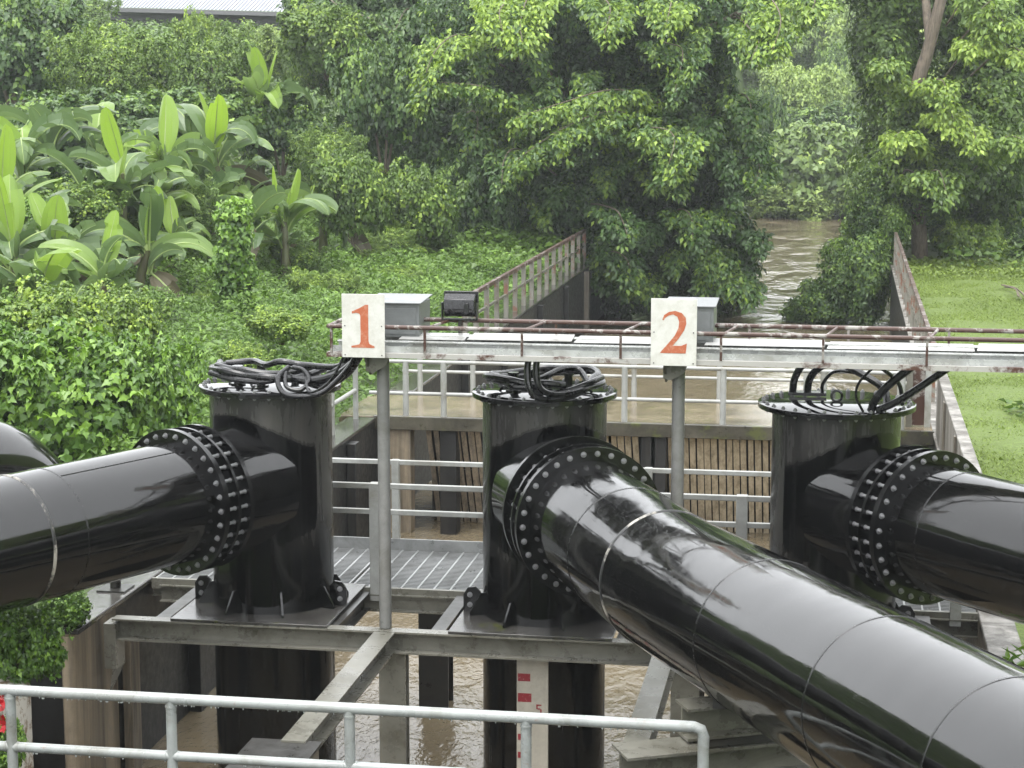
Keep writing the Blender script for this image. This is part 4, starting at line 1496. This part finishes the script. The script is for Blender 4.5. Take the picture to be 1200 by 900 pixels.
GB_ = 'shrubs on the bank behind the banana plants'
SH = [
    ('dark', 20, 130, 60, 190, 150, 'dark shrub in the top left corner behind the bananas'),
    ('fine', 120, 130, 58, 150, 105, 'rounded shrub behind the tall banana with the paddle leaf'),
    ('leafy', 165, 110, 62, 150, 80, 'vine draped shrub just below the left end of the shed roof'),
    ('fine', 255, 150, 58, 150, 125, 'broad shrub right of the paddle leaf banana, below the shed'),
    ('leafy', 232, 80, 68, 60, 70, 'narrow pointed shrub standing in front of the shed roof'),
    ('pale', 310, 95, 70, 130, 68, 'pale shrub under the right end of the shed roof'),
    ('fine', 370, 120, 64, 100, 90, 'fine leaved shrub between the shed and the tall trees'),
    ('leafy', 385, 85, 62, 120, 85, 'bright topped shrub at the foot of the dark tree left of centre'),
    ('fine', 20, 60, 75, 150, 80, 'far shrub on the skyline at the top left'),
    ('dark', 330, 195, 57, 120, 100, 'dark shrub behind the far pale banana'),
    ('dark', 200, 190, 55, 200, 90, 'dark shrub low behind the middle of the banana row'),
    ('dark', 90, 200, 53, 200, 100, 'dark shrub low behind the left bananas'),
    ('leafy', 415, 275, 49, 110, 105, 'round bright shrub beside the rightmost banana plant'),
    ('fine', 385, 215, 55, 110, 70, 'feathery shrub above the round bright one'),
    ('dark', 450, 190, 58, 130, 150, 'dark shaded shrub under the second tree'),
    ('leafy', 495, 290, 53, 110, 100, 'leafy shrub on the far edge of the clover'),
    ('dark', 555, 300, 56, 120, 130, 'dark shrub in the shade behind the rusty railing'),
    ('leafy', 585, 295, 60, 80, 110, 'leafy shrub between the rusty railing and the great tree'),
    ('fine', 460, 300, 52, 90, 40, 'low shrub at the back of the clover patch'),
    ('fine', 85, 60, 88, 130, 75, 'far shrub at the left end of the shed roof'),
    ('dark', 640, 280, 60, 110, 110, 'dark shrub behind the top of the rusty railing'),
]
for a in SH:
    shrub(*a, GB_)
for a in (
        ('leafy', 40, 365, 37.5, 90, 60, 'leafy weeds at the foot of the leftmost banana plants'),
        ('fine', 205, 300, 44, 110, 60, 'feathery weeds under the middle of the banana row'),
        ('leafy', 130, 290, 44, 120, 60, 'leafy weeds among the stems below the paddle leaf'),
        ('leafy', 100, 270, 41, 110, 60, 'leafy weeds left of the paddle leaf plant'),
        ('vine', 30, 300, 39, 100, 70, 'vines climbing between the leftmost banana plants'),
        ('fine', 225, 275, 45, 100, 70, 'feathery weeds round the plant with dead leaves'),
        ('fine', 262, 262, 48, 90, 55, 'feathery weeds under the V shaped banana leaves'),
        ('leafy', 350, 318, 46.5, 70, 38, 'low weeds round the stem of the rightmost banana plant'),
        ('dark', 60, 260, 47, 160, 80, 'dark thicket between the left banana stems'),
        ('dark', 190, 250, 49, 150, 60, 'dark thicket between the middle banana stems')):
    shrub(*a, 'weeds among the banana plants')
for a in (
        ('fine', 245, 372, 40, 70, 34, 'low weeds left of the ivy wrapped stump'),
        ('leafy', 330, 400, 33, 90, 40, 'leafy weeds behind the left column cables'),
        ('fine', 400, 345, 43, 70, 30, 'low weed clump on the clover behind the number 1 sign'),
        ('leafy', 360, 350, 42, 50, 36, 'upright weed clump left of the number 1 sign'),
        ('fine', 470, 335, 46, 80, 24, 'low weed clump behind the left control box'),
        ('leafy', 290, 440, 28, 70, 40, 'weed clump beside the vine bush, above the left column'),
        ('fine', 430, 315, 50, 60, 28, 'weed clump below the round bright shrub')):
    shrub(*a, 'weed clumps on the clover slope', shade=.1)
GN = 'vine bushes behind the left pipe'
for a in (
        ('vine', 60, 545, 24.5, 250, 175, 'large vine bush filling the left edge above the black pipe', GN, 1.3),
        ('vine', 165, 535, 25.5, 150, 150, 'vine bush left of the number 1 column', GN, 1.1),
        ('vine', 212, 500, 27, 70, 110, 'small upright vine bush touching the left column flange', GN, .7),
        ('leafy', 75, 430, 28.5, 165, 105, 'feathery shrub between the vine bush and the bananas', GN, 1.0),
        ('leafy', 150, 420, 31, 110, 90, 'low leafy shrub at the edge of the clover, right of the feathery one', GN, 1.0)):
    shrub(*a[:8], depth=a[8], shade=.05)
p = at(276, 345, 39)
t = thing('ivy_stump', (p.x, p.y, gz(p.x, p.y)), 'ivy wrapped stump standing alone on the clover slope', 'stump')
rng = np.random.default_rng(31)
F = Foliage()
for k in range(10):
    F.lump((p.x + rng.uniform(-.08, .08), p.y, gz(p.x, p.y) + .15 + k * .235), (.46 - .014 * k, .42, .3), 120, 6, .09, .22 + .045 * k, .14, .14, .7, 'ivy', rough=.3)
F.build('ivy', 'leaf_vine', t)
MB().cyl((p.x, p.y, gz(p.x, p.y) - .1), (p.x, p.y, gz(p.x, p.y) + 1.75), .2, 12, .14).build('stump_wood', 'bark', t)
shrub('vine', 30, 800, 15.9, 110, 100, 'ivy spilling over the whitewashed post in the lower left corner', None, .45)
shrub('vine', 78, 735, 17.3, 70, 50, 'ivy creeping over the near end of the left wall', None, .3)
shrub('vine', 5, 905, 14.9, 60, 70, 'ivy with two red flowers at the left edge behind the front railing', None, .3)
t = thing('flower', (-6.55, 14.6, 2.0), 'red flowers at the left edge behind the front railing', 'flowers')
for px, py in ((3, 818), (8, 826), (3, 846), (10, 850)):
    p = at(px, py, 14.75)
    m = MB()
    for k in range(5):
        a = k * 1.257
        m.add([p, p + Vector((.05 * math.cos(a - .5), -.02, .05 * math.sin(a - .5))), p + Vector((.09 * math.cos(a), -.045, .09 * math.sin(a))), p + Vector((.05 * math.cos(a + .5), -.02, .05 * math.sin(a + .5)))], [(0, 1, 2, 3)])
    m.build('blossom', 'petal', t)
t = thing('fern', (1.52, 16.75, 1.86), 'bright green weed growing on the canal wall top under the right pipe', 'weed')
F = Foliage()
rng = np.random.default_rng(3)
n = 46
az = rng.uniform(0, 6.28, n)
F.leaves(np.tile([1.52, 16.75, 1.87], (n, 1)) + rng.normal(0, .10, (n, 3)) * [1.5, 1, .8] + [0, 0, .12], np.stack([np.cos(az), np.sin(az), rng.uniform(.2, 1, n)], 1), np.tile([0, 0, 1.0], (n, 1)) + rng.normal(0, .3, (n, 3)), rng.uniform(.14, .26, n), rng.uniform(.5, .9, n), 'slim')
F.build('frond', 'leaf_vine', t)

GR = 'shrubs at the back of the mown grass'
for a in (
        ('leafy', 1140, 330, 61, 90, 75, 'bright creeper mound at the back of the grass beside the wall'),
        ('dark', 1195, 335, 62, 90, 70, 'dark shrub at the right edge behind the grass'),
        ('fine', 1185, 350, 57, 90, 35, 'low scrub along the back edge of the grass'),
        ('fine', 1140, 338, 59, 60, 26, 'low weeds at the foot of the creeper mound'),
        ('dark', 1160, 280, 68, 130, 110, 'dark thicket behind the creeper mound')):
    shrub(*a, GR)
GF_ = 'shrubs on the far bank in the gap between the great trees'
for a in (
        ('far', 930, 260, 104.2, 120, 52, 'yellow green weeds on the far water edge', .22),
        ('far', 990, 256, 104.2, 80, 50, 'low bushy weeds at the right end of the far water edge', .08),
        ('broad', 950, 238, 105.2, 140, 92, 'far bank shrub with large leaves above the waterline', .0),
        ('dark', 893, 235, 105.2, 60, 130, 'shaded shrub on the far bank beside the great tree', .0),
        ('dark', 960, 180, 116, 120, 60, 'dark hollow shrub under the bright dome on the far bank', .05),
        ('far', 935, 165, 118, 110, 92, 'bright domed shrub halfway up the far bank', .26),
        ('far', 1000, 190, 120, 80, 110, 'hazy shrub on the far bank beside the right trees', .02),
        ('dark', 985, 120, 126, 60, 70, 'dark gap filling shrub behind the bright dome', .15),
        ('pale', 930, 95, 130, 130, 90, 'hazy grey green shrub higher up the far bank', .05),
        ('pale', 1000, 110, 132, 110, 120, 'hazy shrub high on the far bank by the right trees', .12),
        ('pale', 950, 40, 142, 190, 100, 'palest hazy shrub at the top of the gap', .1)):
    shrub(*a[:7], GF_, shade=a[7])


# ------------------------------------------------------------------ trees
def tree(x, y, label, lumps, boughs, mat, size, trunk, nl=7, tint=.3, bright=.07, shape='fold', seed=1, cat='tree', dens=1.0, bsize=None, name='tree', group=None, droop=.6):
    global rng
    rng = np.random.default_rng(seed)
    z = gz(x, y)
    t = thing(name, (x, y, z - .1), label, cat, group)
    F = Foliage()
    for (px, py, Yd, rx, ry, dep, n) in lumps:
        c = at(px, py, Yd)
        k = Yd / 2300
        F.lump(c, (rx * k, dep, ry * k), int(n * dens), nl, size, tint + rng.uniform(-.06, .06), .13, bright, droop, shape, hollow=.5, rough=.34, low=-1)
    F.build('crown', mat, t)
    if boughs:
        B = Foliage()
        for (pts, wid, tn, dn) in boughs:
            B.bough([tuple(at(*p)) for p in pts], bsize or size * 1.25, tn - .10, 8, wid * 1.7, dn * 1.5, .05, .75, 'fold')
        B.build('bough', mat, t)
    m = MB()
    for pts, r0, r1 in trunk:
        P = spline([tuple(p) for p in pts], 6)
        m.tube(P, r0, 12, [r0 + (r1 - r0) * i / (len(P) - 1) for i in range(len(P))])
    m.build('trunk', 'bark', t)
    for (pts, wid, tn, dn) in boughs or []:
        if wid >= .3:
            P = [tuple(at(*p)) for p in pts]
            P = spline([(P[0][0] + (x - P[0][0]) * .25, P[0][1] + 1.2, P[0][2] - .7)] + P, 5)
            MB().tube(P, .03, 6, [.036 - .028 * i / (len(P) - 1) for i in range(len(P))]).build('branch', 'bark', t)
    return t


# the great tree over the left wall
tx = at(735, 330, 60)
boughs = [
    ([(610, 230, 57.5), (600, 150, 56), (575, 105, 55), (500, 95, 54.5)], .5, .74, 12),
    ([(760, 150, 57), (720, 130, 55), (660, 150, 54), (595, 195, 53.5)], .75, .70, 20),
    ([(770, 120, 57), (720, 105, 55.5), (660, 120, 54.5), (600, 140, 54)], .6, .76, 16),
    ([(720, 170, 57), (760, 150, 55), (790, 160, 54), (780, 205, 53.5)], .6, .70, 16),
    ([(560, 60, 58), (540, 40, 56), (510, 60, 55), (488, 120, 54.5)], .6, .78, 16),
    ([(640, -20, 58), (620, -5, 56), (610, 25, 55), (612, 50, 54.5)], .5, .85, 12),
    ([(560, -10, 58), (590, 0, 56), (585, 15, 55), (590, 40, 54.5)], .45, .84, 10),
    ([(690, -10, 58), (710, 0, 56), (715, 15, 55), (708, 40, 54.5)], .45, .72, 10),
    ([(770, -10, 58), (785, 0, 56), (785, 10, 55), (780, 30, 54.5)], .4, .78, 9),
    ([(760, 40, 58), (780, 50, 56), (800, 60, 55), (790, 110, 54.5)], .5, .62, 10),
    ([(880, -20, 58), (905, 0, 56), (915, 25, 55), (905, 60, 54.5)], .45, .80, 10),
    ([(860, 20, 58), (880, 35, 56), (890, 45, 55), (880, 70, 54.5)], .45, .7, 9),
    ([(930, -30, 57), (950, -10, 55.5), (955, 0, 55), (950, 15, 54.5)], .35, .78, 7),
    ([(790, 250, 58), (800, 245, 56), (810, 255, 55), (812, 280, 54.5)], .4, .58, 7),
    ([(860, 190, 59), (880, 185, 57), (890, 195, 56), (885, 215, 55.5)], .35, .6, 6),
    ([(690, 240, 57), (720, 245, 55), (730, 260, 54.5), (735, 275, 54)], .35, .52, 6),
    ([(620, 180, 57), (600, 175, 55), (590, 190, 54.5), (588, 215, 54)], .4, .55, 7),
    ([(545, 140, 58), (555, 130, 56), (560, 145, 55.5), (555, 165, 55)], .35, .5, 6),
    ([(800, 290, 59), (820, 285, 57), (830, 300, 56), (835, 320, 55.5)], .35, .5, 6),
    ([(700, 300, 57), (720, 295, 55.5), (735, 305, 55), (740, 330, 54.6)], .3, .5, 6),
    ([(850, 120, 59), (870, 110, 57), (880, 125, 56), (876, 150, 55.5)], .35, .55, 6),
]
q = random.Random(5)
for (cx, cy_, rx, ry, n_) in ((800, 250, 85, 85, 20), (690, 260, 70, 60, 7), (830, 100, 45, 90, 8), (660, 60, 90, 60, 6), (850, 280, 30, 60, 5)):
    for k in range(n_):
        px, py = cx + q.uniform(-1, 1) * rx, cy_ + q.uniform(-1, 1) * ry
        dx = q.uniform(-18, 18)
        boughs.append(([(px, py, 58.6), (px + dx * .4, py - 6, 57.0), (px + dx * .8, py + 2, 56.0), (px + dx, py + 18, 55.6)], .22, q.uniform(.40, .70), 4))
tree(tx.x, tx.y, 'great dark leafed tree hanging over the canal in the centre, with light green new sprays',
     [(700, 60, 61, 130, 100, 3.2, 1500), (765, 180, 60, 100, 120, 3.0, 1700), (640, 190, 61, 95, 115, 2.6, 1300), (800, 285, 60.5, 85, 75, 2.4, 1100), (735, 300, 59.5, 65, 60, 1.8, 800),
      (828, 200, 62, 36, 120, 2.0, 900), (845, 318, 62.5, 34, 34, 1.2, 420), (610, 30, 61, 110, 75, 2.8, 1000), (832, 60, 61, 36, 100, 2.2, 800), (690, 250, 58, 60, 60, 1.5, 600), (760, 20, 58.5, 120, 70, 2.4, 900),
      (720, -90, 61, 150, 110, 4, 1100), (830, -80, 62, 50, 100, 2.4, 600), (960, -130, 62, 110, 60, 3, 600)],
     boughs, 'leaf_tree', .17, [((( tx.x - .4, tx.y + 1, gz(tx.x, tx.y) - .5), (tx.x, tx.y + .6, 6), (tx.x + .5, tx.y, 12)), .45, .2), (((tx.x, tx.y + .6, 5), (tx.x + 1.8, tx.y - .5, 8), (tx.x + 3.4, tx.y - 2, 9)), .2, .08),
                                (((tx.x, tx.y + .6, 4), (tx.x - 2, tx.y - 1, 7), (tx.x - 4.4, tx.y - 3, 8.3)), .2, .08)], tint=.24, bright=.05, seed=41, dens=2.5, bsize=.165)
tx = at(500, 200, 68)
tree(tx.x, tx.y, 'dark vine hung tree left of the great tree, behind the shrubs',
     [(500, 60, 66, 90, 90, 2.6, 1200), (425, 40, 68, 80, 70, 2.6, 900), (530, 170, 65, 75, 75, 2, 900), (470, 130, 66, 60, 70, 2, 700), (400, -10, 69, 70, 50, 2.4, 600), (500, -20, 67, 90, 50, 3, 700), (570, 180, 65, 50, 90, 1.8, 600)],
     [([(380, -10, 66), (400, 10, 64), (430, 20, 63), (470, 40, 62.5)], .6, .62, 14), ([(430, 20, 66), (440, 20, 64), (450, 30, 63), (440, 60, 62.5)], .5, .55, 10), ([(500, 20, 66), (480, 10, 64), (470, 20, 63), (460, 45, 62.5)], .5, .58, 10)],
     'leaf_dark', .20, [(((tx.x, tx.y, gz(tx.x, tx.y) - .5), (tx.x + .3, tx.y, 8), (tx.x, tx.y, 13)), .4, .2)], tint=.26, bright=.05, seed=42, dens=2.1, bsize=.19)
# right hand trees
tx = at(1045, 330, 62)
a, b_, c, d = at(1078, 300, 61), at(1072, 130, 60), at(1090, 50, 60), at(1118, -60, 60)
boughs = [
    ([(1060, 110, 59), (1045, 90, 58), (1040, 70, 57.5), (1038, 78, 57)], .3, .66, 7),
    ([(1090, 180, 59), (1070, 165, 57.5), (1055, 155, 57), (1045, 165, 56.6)], .35, .90, 10),
    ([(1070, 110, 59), (1090, 95, 57.5), (1105, 95, 57), (1110, 115, 56.6)], .4, .8, 9),
    ([(1090, 140, 59), (1105, 132, 57.5), (1115, 135, 57), (1120, 150, 56.6)], .35, .95, 10),
    ([(1110, 160, 59), (1130, 150, 57.5), (1140, 150, 57), (1145, 170, 56.6)], .3, .9, 8),
    ([(1130, 60, 59), (1140, 45, 57.5), (1150, 50, 57), (1135, 55, 56.6)], .35, .9, 9),
    ([(1150, 20, 59), (1165, 20, 57.5), (1175, 25, 57), (1150, 30, 56.6)], .45, .72, 9),
    ([(1170, 60, 59), (1185, 55, 57.5), (1195, 60, 57), (1200, 70, 56.6)], .3, .85, 8),
    ([(1130, 0, 59), (1150, -10, 57.5), (1165, -5, 57), (1150, 10, 56.6)], .4, .66, 8),
    ([(1060, 200, 59), (1080, 205, 57.5), (1100, 200, 57), (1110, 230, 56.6)], .5, .55, 9),
    ([(1150, 190, 59), (1170, 165, 57.5), (1190, 160, 57), (1205, 170, 56.6)], .35, .7, 8),
]
tree(tx.x, tx.y, 'leaning tree on the right bank with bright yellow green sprays and a bare trunk',
     [(1080, 150, 59.2, 42, 45, .8, 260), (1035, 45, 63, 40, 75, 2, 650), (1100, 185, 61, 75, 70, 2.2, 900), (1165, 130, 63, 60, 120, 2.4, 900), (1160, 20, 63.5, 70, 60, 2.4, 600), (1060, 170, 62, 40, 80, 1.8, 600), (1040, -80, 63, 70, 90, 2.6, 600), (1150, -110, 64, 90, 100, 3, 700), (1100, 150, 65, 90, 150, 1.5, 700)],
     boughs, 'leaf_shrub', .18, [((tuple(a), tuple(b_), tuple(c), tuple(d)), .25, .15), ((tuple(c), tuple(at(1085, 0, 60.5)), tuple(at(1082, -70, 61))), .15, .1)], tint=.28, bright=.08, seed=43, dens=2.4, bsize=.17)
tx = at(1000, 375, 60)
tree(tx.x + .9, tx.y, 'vine smothered mound of foliage leaning over the water from the right wall',
     [(998, 326, 58.5, 34, 44, 1.2, 600), (965, 352, 58.5, 34, 24, .9, 360), (1046, 262, 58, 14, 22, .8, 200), (1028, 320, 57.6, 14, 50, .5, 260), (1024, 256, 60, 27, 54, 1.3, 600), (1015, 282, 60.5, 26, 48, 1.2, 400), (1014, 325, 57, 20, 50, .6, 340), (1090, 205, 61, 55, 48, 1.6, 560), (1036, 212, 62, 27, 56, 1.4, 400), (932, 364, 58.6, 14, 8, .5, 80), (1135, 235, 67, 50, 50, 1.6, 520)],
     None, 'leaf_dark', .115, [(((tx.x + 1.2, tx.y, .9), (tx.x + .6, tx.y, 2.6), (tx.x, tx.y, 3.4)), .14, .06)], tint=.52, bright=.10, shape='fold', seed=44, dens=2.8, name='overhanging_tree')
tx = at(1180, 290, 66)
tree(tx.x, tx.y, 'dense dark tree at the right edge behind the leaning tree',
     [(1180, 230, 66, 60, 90, 2.2, 900), (1200, 120, 67, 60, 120, 2.4, 900), (1195, 0, 67, 70, 80, 2.4, 500), (1130, 240, 66, 40, 60, 1.8, 500)],
     None, 'leaf_dark', .16, [(((tx.x, tx.y, 1.5), (tx.x, tx.y, 6), (tx.x, tx.y, 11)), .3, .15)], tint=.33, bright=.04, seed=45, dens=1.7)
rng = np.random.default_rng(77)

# far wooded slope, one mass beyond everything
F = Foliage()
for (px, py, Yd, rx, ry, dep, n) in ((930, 60, 150, 150, 70, 5, 900), (1010, 80, 150, 90, 90, 5, 800), (880, 110, 140, 60, 120, 4, 600), (1060, 60, 140, 90, 90, 4, 600)):
    k = Yd / 2300
    F.lump(at(px, py, Yd), (rx * k, dep, ry * k), n, 7, .6, .30, .16, .14, .5, 'wide', rough=.4, low=-1)
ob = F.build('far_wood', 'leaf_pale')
struct(ob, 'stuff')

# ------------------------------------------------------------------ low growth
def scatter(n, x0, x1, y0, y1, keep=None):
    X, Y = rng.uniform(x0, x1, n), rng.uniform(y0, y1, n)
    m = ~in_canal(X, Y)
    if keep is not None:
        m &= keep(X, Y)
    X, Y = X[m], Y[m]
    return X, Y


def mound(X, Y):
    return .5 + .25 * (np.sin(X * 1.1 + 1.3 * np.sin(Y * .7)) + np.sin(Y * 1.5 + 1.1 * np.sin(X * .9 + 2))) + .18 * np.sin(X * 3.1 + Y * 2.3)


F = Foliage()
for cnt, s0, s1, shp, lift, tilt in ((150000, .035, .085, 'wide', .0, .1), (110000, .06, .13, 'slim', .06, .55), (6000, .09, .16, 'ivy', .12, .1)):
    X, Y = scatter(cnt, -19.5, CL - .5, 22, 60, lambda X, Y: (X > -.46 * Y + 1.2) | (rng.random(len(X)) < .12))
    mo = mound(X, Y) + .35 * mound(X * 3.3 + 7, Y * 2.7)
    keep_ = rng.random(len(X)) < np.clip(.45 + mo * .6, .35, 1)
    X, Y, mo = X[keep_], Y[keep_], mo[keep_]
    Z = height(X, Y) + np.clip(mo, 0, 1.6) * .62 * rng.random(len(X)) ** .6 + .03 + lift * rng.random(len(X))
    az = rng.uniform(0, 6.28, len(X))
    F.leaves(np.stack([X, Y, Z], 1), np.stack([np.cos(az), np.sin(az), rng.normal(tilt - .05, .4, len(X))], 1), np.stack([rng.normal(0, .75, len(X)), rng.normal(-.3, .75, len(X)), np.ones(len(X))], 1),
             rng.uniform(s0, s1, len(X)) * (1 + .25 * mo), .36 + .26 * (mo - .6) + rng.normal(0, .17, len(X)), shp)
struct(F.build('ground_cover', 'leaf_cover'), 'stuff')
# shaded undergrowth further up the banks and on the added side ridges mirrored in the pipes
F = Foliage()
X, Y = scatter(90000, -40, -4, 50, 100)
X2_, Y2_ = scatter(16000, -34, -20, 10, 50)
X3_, Y3_ = scatter(16000, 12, 30, 14, 80)
X4_, Y4_ = scatter(9000, 3.0, 14, 57, 90)
X5_, Y5_ = scatter(16000, -10, 6, 103, 150)
X, Y = np.concatenate([X, X2_, X3_, X4_, X5_]), np.concatenate([Y, Y2_, Y3_, Y4_, Y5_])
Z = height(X, Y) + rng.random(len(X)) * .6
az = rng.uniform(0, 6.28, len(X))
F.leaves(np.stack([X, Y, Z], 1), np.stack([np.cos(az), np.sin(az), rng.normal(-.1, .4, len(X))], 1), np.stack([rng.normal(0, .45, len(X)), rng.normal(-.2, .4, len(X)), np.ones(len(X))], 1),
         rng.uniform(.12, .28, len(X)), rng.normal(.30, .16, len(X)), 'wide')
struct(F.build('undergrowth', 'leaf_shrub'), 'stuff')
# mown grass on the right bank
F = Foliage()
X, Y = scatter(260000, CR + .3, 9.5, 20, 60, lambda X, Y: X < .11 * Y + 1.6)
n = len(X)
pat = mound(X * .8, Y * .6)
az = rng.uniform(0, 6.28, n)
F.leaves(np.stack([X, Y, height(X, Y)], 1), np.stack([np.cos(az) * .8, np.sin(az) * .8, rng.uniform(.25, .9, n)], 1), np.stack([rng.normal(0, .4, n), rng.normal(0, .4, n), np.ones(n)], 1),
         rng.uniform(.05, .115, n) * (1 + .4 * (Y > 54)), .45 + .2 * (pat - .5) + rng.normal(0, .14, n), 'blade')
X, Y = scatter(26000, CR + .3, 9.5, 20, 60, lambda X, Y: (X < .11 * Y + 1.6) & ((rng.random(len(X)) < .10) | (np.abs(X - CR - .38) < .16) | (Y > 54.5)))
n = len(X)
az = rng.uniform(0, 6.28, n)
F.leaves(np.stack([X, Y, height(X, Y) + rng.uniform(0, .09, n) + .10 * rng.random(n) * (Y > 54)], 1), np.stack([np.cos(az), np.sin(az), rng.normal(.1, .4, n)], 1), np.stack([rng.normal(0, .6, n), rng.normal(-.2, .6, n), np.ones(n)], 1),
         rng.uniform(.035, .08, n) * (1 + .6 * (Y > 54)), rng.normal(.30, .2, n), 'wide')
struct(F.build('grass', 'leaf_grass'), 'stuff')
# fallen branches on the grass
for px0, py0, px1, py1, lab in ((1176, 338, 1205, 352, 'pale heap of cut twigs on the grass at the right edge'),):
    def on_lawn(px, py):
        p = at(px, py, 30)
        k = (CAMZ - 1.78) / (CAMZ - p.z)
        return Vector((p.x * k, 30 * k, 1.80))
    p, q = on_lawn(px0, py0), on_lawn(px1, py1)
    t = thing('fallen_branch', p, lab, 'branch')
    m = MB()
    for k in range(7):
        o = Vector((rnd.uniform(-.08, .08), rnd.uniform(-.25, .25), rnd.uniform(0, .08)))
        m.tube(spline([tuple(p + o), tuple(p.lerp(q, .5) + o * .5 + Vector((0, rnd.uniform(-.2, .2), .09))), tuple(q + o + Vector((rnd.uniform(-.2, .1), rnd.uniform(-.3, .3), 0)))], 5), .012, 6)
    m.build('twigs', 'bark', t)

t = thing('weed', (3.05, 32.0, 1.76), 'dark weed lying flat on the mown grass near the wall', 'weed')
F = Foliage()
n = 70
az = rng.uniform(0, 6.28, n)
F.leaves(np.stack([3.05 + rng.normal(0, .22, n), 32.0 + rng.normal(0, .25, n), 1.78 + rng.uniform(0, .12, n)], 1), np.stack([np.cos(az), np.sin(az), rng.uniform(-.1, .4, n)], 1), np.tile([0, 0, 1.0], (n, 1)) + rng.normal(0, .4, (n, 3)), rng.uniform(.1, .2, n), rng.uniform(.1, .35, n), 'wide')
F.build('leaves', 'leaf_shrub', t)

# ------------------------------------------------------------------ rain haze
k = Nodes('rain_haze')
pv = k.n('ShaderNodeVolumePrincipled')
pv.inputs['Color'].default_value = (.90, .94, .95, 1)
pv.inputs['Density'].default_value = 0.00055
pv.inputs['Anisotropy'].default_value = 0.2
k.l(pv.outputs[0], k.out.inputs['Volume'])
M['haze'] = k.m
hz = MB().box(-310, 310, -310, 310, -2.8, 34).build('haze', 'haze', smooth=False)
struct(hz, 'stuff')
